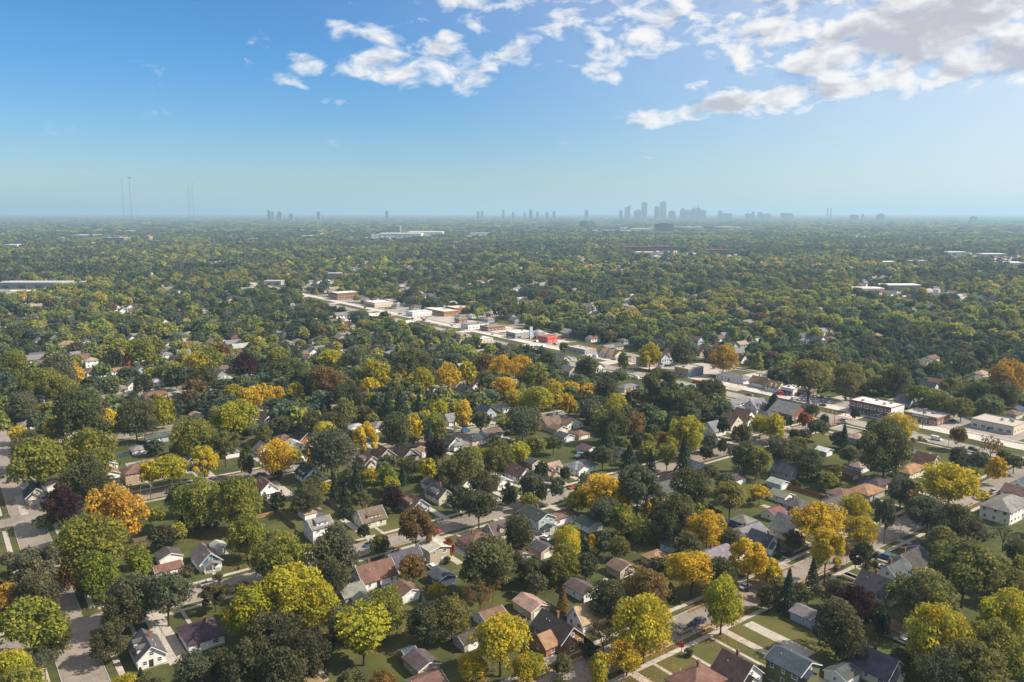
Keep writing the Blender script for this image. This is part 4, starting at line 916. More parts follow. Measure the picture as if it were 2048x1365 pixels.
for lod, n, lf in (('near', 7800, .031), ('mid', 2400, .055)):
    for kd in ('round', 'spread', 'oval', 'open'):
        CR[lod, kd] = [crown_broad('crown', n, lf, kd, LEAF, 100+i*17+len(kd)) for i in range(4)]
    CR[lod, 'spruce'] = [crown_conifer('crown', int(n*.55), lf*1.1, LEAF, 300+i) for i in range(2)]
    CR[lod, 'pine'] = [crown_conifer('crown', int(n*.75), lf*1.1, LEAF, 320+i, True) for i in range(2)]
    CR[lod, 'bare'] = [crown_broad('crown', int(n*.22), lf*.8, 'open', LEAF, 400+i) for i in range(2)]
    CR[lod, 'shrub'] = [crown_broad('crown', int(n*.28), lf*1.8, 'shrub', LEAF, 500+i) for i in range(3)]
TRK = {'broad': [trunk_mb(i).mesh('trunk', BARK) for i in range(3)], 'spruce': [trunk_mb(9, 'conifer').mesh('trunk', BARK)],
       'bare': [trunk_mb(20+i, twigs=5).mesh('trunk', BARK) for i in range(2)], 'shrub': [MB().tube([(0,0,-.02),(0,0,.35)], [.03, .02], 5).mesh('stem', BARK)]}
TRK['pine'] = TRK['spruce']
LEAF_GAIN = 1.5
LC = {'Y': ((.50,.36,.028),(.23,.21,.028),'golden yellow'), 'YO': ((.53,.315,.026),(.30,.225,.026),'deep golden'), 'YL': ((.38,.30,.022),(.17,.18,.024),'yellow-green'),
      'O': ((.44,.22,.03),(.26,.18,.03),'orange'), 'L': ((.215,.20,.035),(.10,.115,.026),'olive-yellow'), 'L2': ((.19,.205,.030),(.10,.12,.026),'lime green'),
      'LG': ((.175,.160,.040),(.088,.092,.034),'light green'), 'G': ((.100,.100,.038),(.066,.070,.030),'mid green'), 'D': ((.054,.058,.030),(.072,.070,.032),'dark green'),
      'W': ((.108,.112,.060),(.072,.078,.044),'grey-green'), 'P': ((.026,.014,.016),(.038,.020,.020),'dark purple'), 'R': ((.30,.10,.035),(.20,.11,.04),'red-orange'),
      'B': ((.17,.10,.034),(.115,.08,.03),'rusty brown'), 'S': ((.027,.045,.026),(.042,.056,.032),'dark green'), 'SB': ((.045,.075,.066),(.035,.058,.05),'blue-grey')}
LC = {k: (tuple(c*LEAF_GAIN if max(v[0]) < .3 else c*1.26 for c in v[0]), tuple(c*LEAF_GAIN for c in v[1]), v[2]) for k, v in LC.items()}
TREES = []
def solve_tree(px, yt, w, k):
    a, b, c = cam_dir(px, yt); s = -c
    depth_unit = b*math.cos(PITCH)-c*math.sin(PITCH)          # =1
    t = H/(s+k*w/F_PX); Wd = w*t/F_PX
    return (a*t*CT+b*t*ST, -a*t*ST+b*t*CT, Wd, k*Wd)
NAMES = {'round': ('broadleaf_tree', 'round broadleaf tree'), 'spread': ('broadleaf_tree', 'wide spreading tree'), 'oval': ('broadleaf_tree', 'tall oval tree'), 'open': ('broadleaf_tree', 'open branched tree'),
         'spruce': ('spruce_tree', 'pointed spruce tree'), 'pine': ('pine_tree', 'layered pine tree'), 'bare': ('half_bare_tree', 'half-bare tree'), 'shrub': ('shrub', 'bushy shrub')}
CAND = []
def tree_at(x, y, Wd, Ht, code, kind, px=None, py=None, group='trees among the houses'):
    if kind in ('round', 'spread', 'oval', 'open'):
        CAND.append((Wd/PIX(x, y, 0)[2], x, y, Wd, Ht, code, kind, px, py, group)); TREES.append((x, y, Wd*.5)); return
    TREES.append((x, y, Wd*.5)); build_tree(x, y, Wd, Ht, code, kind, px, py, group)
def build_tree(x, y, Wd, Ht, code, kind, px, py, group):
    D = PIX(x, y, 0)[2]; lod = 'near' if Wd/D > .034 else 'mid'
    nm, word = NAMES[kind]
    e = ob(nm, None, None, (x, y, 0), random.uniform(0, 6.28)); e.scale = (1, 1, 1)
    ca, cb, cw = LC[code]; j = random.uniform(.88, 1.12); j2 = random.uniform(.94, 1.06)
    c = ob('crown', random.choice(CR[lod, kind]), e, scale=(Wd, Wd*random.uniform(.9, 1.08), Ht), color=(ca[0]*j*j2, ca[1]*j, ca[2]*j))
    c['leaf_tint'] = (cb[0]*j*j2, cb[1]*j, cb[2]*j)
    tk = kind if kind in TRK else 'broad'
    ob('trunk' if kind != 'shrub' else 'stem', random.choice(TRK[tk]), e, scale=(Wd*(.8 if tk != 'broad' else 1), Wd*(.8 if tk != 'broad' else 1), Ht))
    thing(e, f"{cw} {word}", 'shrub' if kind == 'shrub' else 'tree', group, px, py, Ht*.6); return e
# explicit trees: column, crown top row, crown width (photo px), colour, [kind], [height/width]
TL = """119 975 72 P;225 972 108 O;195 950 70 D;172 1034 125 L;89 1031 42 D;190 1105 88 L2 oval 1.2;276 1098 56 L2 oval;262 1150 100 W;330 1150 110 W spread .95;245 1178 90 D;213 1255 72 D
55 1100 100 W open;70 1152 90 D;15 1168 70 O;60 1205 140 L2;105 1228 80 G;20 1305 90 YL;85 1300 60 W bare;40 1335 90 L;130 1125 45 B oval 1.3;393 957 85 L oval 1.3;473 955 90 L oval 1.25;490 1030 80 L;360 965 60 W oval
325 1050 50 D;486 1165 40 LG;500 1175 110 YL;572 1140 135 YL;632 1163 100 YL;545 1230 120 D;605 1262 100 D;485 1290 100 D;560 1300 110 D;430 1300 60 D;250 1351 60 Y;280 1335 30 S spruce 1.5
565 1070 115 L;535 1095 70 G;668 1050 100 W;660 1118 75 D oval 1.2;690 962 35 S spruce 2.2;712 925 35 S spruce 2.4;668 945 28 S spruce 2.3;615 970 60 D;650 965 20 Y oval 1.4;785 975 45 P oval;782 955 42 YL
830 1018 78 B open 1.15;758 1068 40 LG;727 1050 25 D oval 1.4;868 1050 32 B bare;957 985 72 D spread 1;925 975 55 D;970 945 70 D spread;1017 968 32 D oval 1.6;897 1078 30 R oval 1.3;825 1112 55 B
975 1085 130 G;1022 1100 60 D;873 1168 35 YL;960 1162 70 B bare;902 1195 85 LG;850 1210 80 D;843 1183 28 SB spruce 1.6;765 1178 90 L;725 1222 125 YL pine .95;1000 1240 130 Y;945 1308 60 Y;762 1345 60 B;640 1285 40 LG
1062 945 45 W oval 1.4;1083 968 28 D oval 1.7;1114 955 35 W oval 1.6;1038 1032 70 D;1155 985 55 YL;1205 950 85 YO;1240 985 55 Y;1208 1000 70 W;1245 1010 55 L;1275 932 95 W open;1293 998 20 YO oval 2.1
1350 988 92 G;1330 1020 70 D;1385 940 80 G;1462 968 78 LG;1520 972 42 YO;1415 1022 72 YO oval 1.15;1285 1036 50 L;1137 1055 60 Y oval 1.3;1128 1090 70 L;1184 1070 20 YO oval 1.8;1207 1060 32 W oval 1.4;1240 1075 45 LG;1172 1108 55 D
1062 1120 60 G;1095 1130 40 G;1375 1070 55 D;1460 1062 45 D;1500 1080 80 YO open 1.25;1545 1120 40 Y oval 1.4;1385 1108 95 YO;1445 1115 70 G;1322 1118 55 D;1292 1140 95 B;1217 1162 80 D oval 1.1;1126 1172 32 B spruce 1.9;1290 1195 115 Y round 1.15
1208 1240 75 B bare;1255 1278 75 YO;1200 1308 50 Y oval 1.3;1446 1158 90 YL round 1.25;1378 1297 20 D shrub .9;1055 1312 80 YL;1125 1310 45 G;1178 1285 30 D oval 1.4
1580 1138 45 S spruce 2.1;1628 1115 38 S spruce 2.1;1640 1010 110 YO spread .85;1712 990 60 YL;1725 1035 65 Y;1655 1060 75 Y open 1.4;1730 1085 55 D open 1.4;1696 1085 20 B bare 2.2;1775 1000 45 W open 1.9;1828 982 38 B open 1.5
1905 930 115 Y;1860 995 90 W;1915 1012 95 D;1805 955 60 W;2010 1045 55 W bare;2035 1080 50 G;1886 1055 72 LG;1935 1085 140 LG spread .95;1860 1145 120 LG;1790 1168 45 L2;1718 1172 78 P;1680 1200 105 D oval 1.1;1700 1252 80 D
1765 1215 35 D open 1.8;1875 1208 130 YL;2020 1180 110 YL;2000 1245 120 L;2030 1140 70 LG;1950 1290 140 LG;1890 1300 110 W bare;1803 1300 55 G;1590 1062 40 D;1558 1078 18 S spruce 2.2;1540 1118 50 Y;1970 985 18 D shrub .9
70 880 130 L spread .9;175 860 95 L;172 908 85 G;268 798 75 G oval 1.15;322 790 48 YL oval 1.4;213 818 42 Y;105 838 50 Y;35 853 40 Y;55 862 70 G;465 805 92 YL spread .95;385 840 85 L;447 862 62 LG open 1.1;405 893 60 Y open 1.2
335 912 75 YL;295 925 40 Y oval 1.5;492 893 35 G oval 1.8;38 784 62 W;150 775 110 G;115 752 75 L;137 727 50 YO;85 737 80 L;25 700 60 L;32 717 45 D;115 710 80 W;222 697 38 D oval 1.2;253 707 35 R;278 678 55 L2;300 690 38 B;312 680 40 LG
328 730 40 LG;352 735 40 D;393 704 50 Y;415 695 55 L;405 733 60 G;490 707 55 P;442 687 35 B;388 760 48 B;465 770 42 YL;500 775 50 YO;285 750 42 D;220 757 38 W open;175 768 40 D;145 945 55 L;572 715 70 G;554 697 45 L
660 702 55 YL;647 735 75 B spread .9;747 720 55 YL;762 742 38 YL;738 757 38 Y;842 737 52 YL;804 741 20 O;822 700 75 G;708 695 60 W;785 760 45 LG;682 753 48 LG;634 764 32 Y oval 1.2;590 767 36 YL;525 768 45 YO open;555 774 28 YO open 1.2
690 770 65 D;690 797 48 LG;742 787 40 YL;800 780 48 S spruce 1.3;775 785 40 S spruce 1.6;837 785 28 S spruce 2;867 788 35 G;877 803 40 YL;869 828 48 L oval 1.3;850 822 28 Y;925 803 45 YO round 1.3;895 728 55 YO;903 748 28 Y;935 725 40 YL oval 1.3
975 742 50 G;1008 755 45 YO;1005 712 60 YO;970 708 45 B;792 826 66 G oval 1.2;827 830 40 Y oval 1.3;660 858 98 W;650 845 60 Y;730 848 60 YO open 1.2;858 842 26 SB spruce 2.4;870 876 45 P;552 880 65 YO oval 1.2;590 900 30 YL;617 888 22 YO oval 1.8;553 930 28 D shrub 1
937 895 75 LG;975 898 50 YL;1000 880 60 LG;905 920 60 G;857 918 38 YL;822 915 40 G;775 910 40 W;742 938 34 Y;775 932 45 L2;805 930 25 S spruce 1.7;560 835 50 D;622 827 55 G;647 808 28 D;577 808 22 D oval 1.6;668 825 55 D;525 850 40 LG;962 825 40 G
1040 712 55 YO;1072 727 55 L;1105 760 50 Y;1078 775 70 YL;1030 780 40 Y;1142 765 40 YO;1177 768 36 YO;1137 790 35 YO open 1.4;1045 815 68 W;1071 842 22 O;1174 713 46 G;1098 705 42 G;1128 686 25 G;1247 707 24 G oval 1.6;1184 800 46 W;1235 790 58 YL
1212 755 45 D;1225 818 70 G;1270 825 50 B;1258 780 20 YO;1322 742 85 G open 1.1;1382 783 72 G;1420 760 60 D;1435 772 40 LG;1372 835 78 YL;1330 865 40 R;1338 823 18 S spruce 2.6;1370 872 42 S spruce 1.9;1335 890 42 L pine 1.3;1302 897 26 S spruce 1.8;1260 890 45 S spruce 1.2
1215 855 55 S spruce 1.2;1278 865 40 D;1297 868 28 L2;1205 895 52 D;1107 874 40 G;1070 875 50 LG;1037 888 55 YL;1130 935 26 D oval 1.4;1083 925 28 D oval 1.5;1167 948 26 W;1447 835 28 D oval 1.6;1484 850 42 D;1446 878 24 D oval 1.4;1420 870 28 W oval 1.3;1522 832 42 YL
1490 885 62 G;1515 895 55 LG;1420 932 40 G;1448 692 58 O;1300 688 50 YL;1365 685 55 D;1620 722 95 LG;1695 728 70 LG;1795 732 60 G;1748 755 45 W;1646 695 55 LG;1840 772 48 L2;1880 783 50 LG;1925 797 45 LG;1902 757 50 LG;1870 725 38 G;1930 707 52 W
2020 720 75 O;1962 697 32 D oval 1.4;1962 765 60 G;2010 765 60 G;1905 815 22 W;1711 817 20 D oval 1.5;1649 829 18 D oval 1.5;1628 809 24 G oval 1.2;1611 827 30 R oval 1.2;1577 832 20 D oval 1.5;1550 827 50 YL;1690 850 30 S spruce 1.9;1775 842 105 G;1800 828 60 Y
1562 880 70 W;1618 898 60 G;1700 896 45 G;1597 875 45 LG;1920 855 36 B open 1.2;1985 872 50 B bare;1918 895 40 D;1960 905 50 W;1995 915 36 YO oval 1.5;2030 912 40 G;373 1132 30 D shrub .8;355 1160 26 D shrub .8;435 1148 22 D shrub .8"""
for tok in TL.replace('\n', ';').split(';'):
    p = tok.split()
    if not p: continue
    kind = p[4] if len(p) > 4 else random.choice(('round', 'round', 'spread', 'oval'))
    k = float(p[5]) if len(p) > 5 else {'round': 1.0, 'spread': .9, 'oval': 1.15, 'open': 1.1, 'bare': 1.15, 'spruce': 1.9, 'pine': 1.0, 'shrub': .9}[kind]
    px, yt, w = float(p[0]), float(p[1]), float(p[2])
    if kind in ('round', 'spread', 'oval', 'open'): k *= {'round': 1.08, 'spread': 1.06, 'oval': 1.06, 'open': 1.1}[kind]
    x, y, Wd, Ht = solve_tree(px, yt, w, k)
    tree_at(x, y, Wd*(.95 if kind != 'spruce' else 1), Ht, p[3], kind, px, yt+w*k*.35)
def free(x, y, r, trees=True, tf=.75):
    for (a, b, q) in OCC:
        if (a-x)**2+(b-y)**2 < (q+r)**2: return False
    for (x0, x1, y0, y1) in KEEP:
        if x0-r < x < x1+r and y0-r < y < y1+r: return False
    for yc in ST_Y.values():
        if abs(y-yc) < 5.4+r*.5: return False
    for c in CROSS:
        if abs(x-c) < 5.4+r*.5: return False
    if AV-24 < x < AV+23: return False
    if trees:
        for (a, b, q) in TREES:
            if (a-x)**2+(b-y)**2 < ((q+r)*tf)**2: return False
    return True
def in_frame(x, y, z=6, m=60):
    b = x*ST+y*CT
    if b < 60: return None
    q = PIX(x, y, z)
    return q if -m < q[0] < 2048+m and q[1] < 1365+m*1.5 else None
# more individual trees and shrubs where the near yards are planted
cnt = 0; tries = 0
while cnt < 160 and tries < 14000:
    tries += 1
    x, y = random.uniform(0, 440), random.uniform(70, 460); q = in_frame(x, y)
    if not q or q[2] > 430: continue
    Wd = random.uniform(5.5, 10)
    if any(abs((hx-x)*CT-(hy-y)*ST) < 5+Wd*.4 and 0 < (hx-x)*ST+(hy-y)*CT < 17 for hx, hy, _, _, g_, _ in HOUSES): continue
    if not free(x, y, Wd*.5): continue
    tree_at(x, y, Wd, Wd*random.uniform(.9, 1.25), random.choice(('D', 'D', 'G', 'W', 'G', 'LG', 'L')), random.choice(('round', 'oval', 'open')), q[0], q[1]); cnt += 1
cnt = 0; tries = 0
while cnt < 170 and tries < 9000:
    tries += 1
    x, y = random.uniform(0, 440), random.uniform(70, 400); q = in_frame(x, y, 1)
    if not q or q[2] > 380: continue
    if random.random() < .5:            # along the rear lot lines or against house walls
        mid = [v+52.6 for v in ST_Y.values()]; y = min(mid, key=lambda v: abs(v-y))+random.uniform(-2.5, 2.5)
    else:
        h_ = random.choice(HOUSES); s = random.choice((-1, 1)); x, y = h_[0]+random.uniform(-.5, .5)*h_[2], h_[1]+s*(h_[3]/2+1.2)
        if h_[4]: continue
        q = in_frame(x, y, 1)
        if not q or q[2] > 380: continue
    Wd = random.uniform(1.5, 3.6)
    if any((a-x)**2+(b-y)**2 < (q_*.35+Wd*.4)**2 for a, b, q_ in TREES): continue
    if any(abs(a-x) < wx/2+.3 and abs(b-y) < wy/2+.3 for a, b, wx, wy, _, _ in HOUSES): continue
    tree_at(x, y, Wd, Wd*random.uniform(.7, 1.1), random.choice(('D', 'D', 'G', 'G', 'LG', 'W', 'B', 'YL')), 'shrub', group='shrubs in the yards'); cnt += 1

CAND.sort(key=lambda c: -c[0])
for c in CAND[:300]: build_tree(*c[1:])            # the 300 that show largest, each a thing of its own
REST = CAND[300:]

# ------------------------------------------------------------------ distant trees and houses (uncountable masses)
def instancer(name, pts, rot, scl, idx, attrs, sources, label, cat):
    n = len(pts); m = bpy.data.meshes.new(name); m.vertices.add(n); m.vertices.foreach_set('co', np.asarray(pts, np.float32).ravel())
    def fa(nm, typ, val, key):
        a = m.attributes.new(nm, typ, 'POINT'); a.data.foreach_set(key, np.asarray(val, np.float32 if typ != 'INT' else np.int32).ravel())
    fa('rotz', 'FLOAT_VECTOR', np.stack([np.zeros(n), np.zeros(n), rot], 1), 'vector'); fa('scl', 'FLOAT_VECTOR', scl, 'vector'); fa('idx', 'INT', idx, 'value')
    for k, v in attrs.items(): fa(k, 'FLOAT_COLOR', np.concatenate([v, np.ones((n, 1))], 1), 'color')
    o = bpy.data.objects.new(name, m); COLL.objects.link(o)
    col = bpy.data.collections.new(name+'_kinds')
    for i, me in enumerate(sources):
        s = bpy.data.objects.new('kind_%02d' % i if name[:8] != 'distant_' else name+'_kind_%02d' % i, me); col.objects.link(s)
    ng = bpy.data.node_groups.new(name, 'GeometryNodeTree')
    ng.interface.new_socket('Geometry', in_out='INPUT', socket_type='NodeSocketGeometry'); ng.interface.new_socket('Geometry', in_out='OUTPUT', socket_type='NodeSocketGeometry')
    t = NT(ng); gi = t.new('NodeGroupInput'); go = t.new('NodeGroupOutput')
    ci = t.new('GeometryNodeCollectionInfo'); ci.inputs['Collection'].default_value = col; ci.inputs['Separate Children'].default_value = True; ci.inputs['Reset Children'].default_value = True
    def na(nm, typ):
        q = t.new('GeometryNodeInputNamedAttribute', data_type=typ); q.inputs['Name'].default_value = nm; return next(s_ for s_ in q.outputs if s_.enabled and s_.name == 'Attribute')
    ip = t.new('GeometryNodeInstanceOnPoints')
    t.l.new(gi.outputs[0], ip.inputs['Points']); t.l.new(ci.outputs[0], ip.inputs['Instance']); ip.inputs['Pick Instance'].default_value = True
    t.l.new(na('idx', 'INT'), ip.inputs['Instance Index']); t.l.new(na('scl', 'FLOAT_VECTOR'), ip.inputs['Scale'])
    e2r = t.new('FunctionNodeEulerToRotation'); t.l.new(na('rotz', 'FLOAT_VECTOR'), e2r.inputs[0]); t.l.new(e2r.outputs[0], ip.inputs['Rotation'])
    t.l.new(ip.outputs[0], go.inputs[0])
    md = o.modifiers.new('scatter', 'NODES'); md.node_group = ng
    return stuff(o, label, cat)
LEAFI = m_leaf_inst()
def frustum_pts(n, d0, d1, m=1.06):
    b = np.sqrt(RNG.uniform(d0*d0, d1*d1, n)); a = RNG.uniform(-1, 1, n)*b*1024/F_PX*m
    return np.stack([a*CT+b*ST, -a*ST+b*CT], 1), b
def grid_clear(P, m=5.0):
    ok = np.ones(len(P), bool)
    for yc in ST_Y.values(): ok &= np.abs(P[:, 1]-yc) > m
    yy = (P[:, 1]-145) % 105.2; ok &= (np.minimum(yy, 105.2-yy) > m)
    for c in CROSS: ok &= np.abs(P[:, 0]-c) > m
    ok &= ~((P[:, 0] > AV-25) & (P[:, 0] < AV+25) & (P[:, 1] < 1350))
    return ok
def nz(P, s, seed):
    """cheap smooth value noise"""
    rg = np.random.default_rng(seed); T = rg.uniform(0, 1, (64, 64)); q = P/s; i = np.floor(q).astype(int); f = q-i; f = f*f*(3-2*f)
    g = lambda a, b: T[(i[:, 0]+a) % 64, (i[:, 1]+b) % 64]
    return (g(0,0)*(1-f[:,0])+g(1,0)*f[:,0])*(1-f[:,1])+(g(0,1)*(1-f[:,0])+g(1,1)*f[:,0])*f[:,1]
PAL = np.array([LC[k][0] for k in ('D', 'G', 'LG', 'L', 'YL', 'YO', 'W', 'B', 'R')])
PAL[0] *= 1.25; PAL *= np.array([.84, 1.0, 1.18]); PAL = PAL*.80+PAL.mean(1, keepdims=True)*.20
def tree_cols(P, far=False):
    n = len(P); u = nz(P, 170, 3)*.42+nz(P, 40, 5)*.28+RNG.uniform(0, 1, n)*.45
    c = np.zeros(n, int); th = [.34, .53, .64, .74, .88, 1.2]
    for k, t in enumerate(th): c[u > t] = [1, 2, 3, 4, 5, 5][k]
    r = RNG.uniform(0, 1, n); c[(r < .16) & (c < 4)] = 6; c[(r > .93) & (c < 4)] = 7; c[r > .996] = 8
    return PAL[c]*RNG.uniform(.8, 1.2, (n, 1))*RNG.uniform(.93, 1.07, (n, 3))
def excl(P, m=3.0):
    ok = np.ones(len(P), bool)
    for (x, y, r) in OCC: ok &= (P[:, 0]-x)**2+(P[:, 1]-y)**2 > (r*.9+m)**2
    for (x0, x1, y0, y1) in KEEP: ok &= ~((P[:, 0] > x0-m) & (P[:, 0] < x1+m) & (P[:, 1] > y0-m) & (P[:, 1] < y1+m))
    for (x, y, w, d) in FARLOT:
        dx, dy = P[:, 0]-x, P[:, 1]-y; a = dx*CT-dy*ST; b = dx*ST+dy*CT; ok &= ~((np.abs(a) < w*.5) & (np.abs(b) < d*.5))
    for (x, y, w, d) in FARB:          # keep the ground before far blocks open enough to see them
        dx, dy = P[:, 0]-x, P[:, 1]-y; a = dx*CT-dy*ST; b = dx*ST+dy*CT; D = x*ST+y*CT
        ok &= ~((np.abs(a) < w*.55) & (b > -D*.15) & (b < d+20))
    return ok
def merged(crown, trunk=None):
    return crown
src_mid = [crown_broad('tree_mass', 760, .100, kd, LEAFI, 700+i) for i, kd in enumerate(('round', 'round', 'spread', 'oval', 'open', 'spread'))]+[crown_conifer('tree_mass', 420, .11, LEAFI, 720)]
src_far = [crown_broad('tree_mass', 150, .22, kd, LEAFI, 800+i) for i, kd in enumerate(('round', 'spread', 'round', 'oval'))]
def poisson(P, r):
    """thin the points to a minimum spacing, by grid cells"""
    cell = np.floor(P/r).astype(np.int64); key = cell[:, 0]*1000003+cell[:, 1]; _, first = np.unique(key, return_index=True); return np.sort(first)
# distant houses: small instances among the trees
def far_house(kind):
    m = MB(); wl = []
    a, b, h = 4.5, 5.5, 3.4
    if kind == 'hip': m.add(wall_mb(9, 11, h, 'y', .5, 'hip').v, wall_mb(9, 11, h, 'y', .5, 'hip').f); nw = len(m.f); r_ = roof_mb(9, 11, h, 'y', .5, 'hip')
    elif kind == 'y': q = wall_mb(8, 11, h, 'y', .75, 'gable'); m.add(q.v, q.f); nw = len(m.f); r_ = roof_mb(8, 11, h, 'y', .75, 'gable')
    else: q = wall_mb(12, 8, h, 'x', .6, 'gable'); m.add(q.v, q.f); nw = len(m.f); r_ = roof_mb(12, 8, h, 'x', .6, 'gable')
    m.add(r_.v, r_.f); nr = len(m.f)
    wx, wy = {'hip': (9, 11), 'y': (8, 11), 'x': (12, 8)}[kind]
    for i in (-1, 0, 1):
        m.box(i*wx*.3-.5, i*wx*.3+.5, -wy/2-.05, -wy/2-.01, 1.1, 2.5); m.box(-wx/2-.05, -wx/2-.01, i*wy*.3-.5, i*wy*.3+.5, 1.1, 2.5)
    me = m.mesh('far_house', m_inst('far_wall', 'wallc')); me.materials.append(m_inst('far_roof', 'roofc')); me.materials.append(GLASS)
    for p in me.polygons: p.material_index = 0 if p.index < nw else 1 if p.index < nr else 2
    return me
P = []
for yc in np.arange(145+105.2*3, 4400, 105.2):
    for xc in np.arange(-1700, 4200, 13.5):
        for s in (-1, 1): P.append((xc+random.uniform(-2, 2), yc+s*random.uniform(17, 24)))
        for s in (-1, 1):
            if random.random() < .5: P.append((xc+random.uniform(-3, 3), yc+s*random.uniform(38, 46)))
P = np.array(P); b = P[:, 0]*ST+P[:, 1]*CT; a = P[:, 0]*CT-P[:, 1]*ST
ok = (b > 560) & (b < 4200) & (np.abs(a) < b*.68) & ~((P[:, 0] > AV-27) & (P[:, 0] < AV+27)) & (RNG.uniform(0, 1, len(P)) < .62)
for c in CROSS: ok &= np.abs(P[:, 0]-c) > 13
for (x, y, r) in OCC: ok &= (P[:, 0]-x)**2+(P[:, 1]-y)**2 > (r+8)**2
P = P[ok]; HP = P
def house_mask():
    """3 m raster of spots that random distant trees leave open: house plots and the views towards some of the houses"""
    M = np.zeros((2100, 1600), bool); op = np.random.default_rng(77).uniform(0, 1, len(HP)) < .36
    def stamp(pts, offs):
        for (a, b) in offs:
            i = ((pts[:, 0]+a*CT+b*ST+1800)/3).astype(int); j = ((pts[:, 1]-a*ST+b*CT+100)/3).astype(int)
            k = (i >= 0) & (i < 2100) & (j >= 0) & (j < 1600); M[i[k], j[k]] = True
    stamp(HP, [(a, b) for a in range(-5, 6, 2) for b in range(-5, 6, 2)])
    stamp(HP[op], [(a, b) for a in (-6, -3, 0, 3, 6) for b in range(-34, 0, 2)])
    op2 = np.random.default_rng(78).uniform(0, 1, len(HP)) < .12; dist = HP[:, 0]*ST+HP[:, 1]*CT
    stamp(HP[op2 & (dist > 900)], [(a, b) for a in range(-9, 10, 3) for b in range(-100, 0, 3)])
    ex = np.array([(x, y) for x, y, wx, wy, g_, py in HOUSES if py < 930])
    stamp(ex, [(a, b) for a in range(-7, 8, 2) for b in range(-24, 7, 2)])
    return M
def house_clear(P):
    i = ((P[:, 0]+1800)/3).astype(int); j = ((P[:, 1]+100)/3).astype(int); ok = np.ones(len(P), bool)
    k = (i >= 0) & (i < 2100) & (j >= 0) & (j < 1600); ok[k] = ~HMASK[i[k], j[k]]; return ok
HMASK = house_mask()
def mass(name, n, d0, d1, src, wlo, whi, label, spacing, road=5.0, zs=1.0, dens=None):
    P, b = frustum_pts(n, d0, d1); k = poisson(P, spacing); P, b = P[k], b[k]
    ok = excl(P)
    if road: ok &= grid_clear(P, road)
    if d0 < 1000:
        for (x, y, r) in TREES: ok &= (P[:, 0]-x)**2+(P[:, 1]-y)**2 > (r*.8+3.2)**2
    if d0 < 3000:
        ok &= house_clear(P)
    if dens is not None: ok &= nz(P, 160, 9)+RNG.uniform(-.25, .25, len(P)) > dens
    P, b = P[ok], b[ok]; m = len(P)
    w = RNG.uniform(wlo, whi, m)*(.8+.4*nz(P, 60, 21)); h = w*RNG.uniform(.8, 1.15, m)*zs; cols = tree_cols(P)
    if name.endswith('edge'):           # the remaining small trees keep their own place, size and colour
        P = np.concatenate([P, [(c[1], c[2]) for c in REST]]); w = np.concatenate([w, [c[3] for c in REST]]); h = np.concatenate([h, [c[4] for c in REST]])
        cols = np.concatenate([cols, [LC[c[5]][0] for c in REST]]); m = len(P)
    instancer(name, np.concatenate([P, np.zeros((m, 1))], 1), RNG.uniform(0, 6.28, m), np.stack([w, w, h], 1), RNG.integers(0, len(src), m), {'col': cols}, src, label, 'trees')
    return m
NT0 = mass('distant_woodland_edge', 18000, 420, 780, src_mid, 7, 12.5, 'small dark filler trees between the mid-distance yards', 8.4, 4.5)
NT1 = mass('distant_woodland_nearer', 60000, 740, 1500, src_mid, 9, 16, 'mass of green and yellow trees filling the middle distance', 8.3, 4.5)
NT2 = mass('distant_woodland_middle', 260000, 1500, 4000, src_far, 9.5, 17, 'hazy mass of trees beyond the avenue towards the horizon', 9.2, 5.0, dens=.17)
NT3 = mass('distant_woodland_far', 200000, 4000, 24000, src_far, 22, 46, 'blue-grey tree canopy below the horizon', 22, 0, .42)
P = HP; n = len(P)
wc = np.array([WALLC[k][0] for k in ('W', 'W', 'W', 'C', 'LB', 'T', 'G', 'Br')]); rc_ = np.array([ROOFC[k][0] for k in ('gr', 'dg', 'br', 'tn', 'gr', 'lg', 'rb')])
instancer('distant_houses', np.concatenate([P, np.zeros((n, 1))], 1), np.zeros(n), RNG.uniform(.85, 1.2, (n, 1))*np.ones((n, 3)), RNG.integers(0, 3, n), {'wallc': wc[RNG.integers(0, 8, n)], 'roofc': rc_[RNG.integers(0, 7, n)]},
          [far_house(k) for k in ('hip', 'y', 'x')], 'scattered rooftops and gables of distant houses between the trees', 'houses')

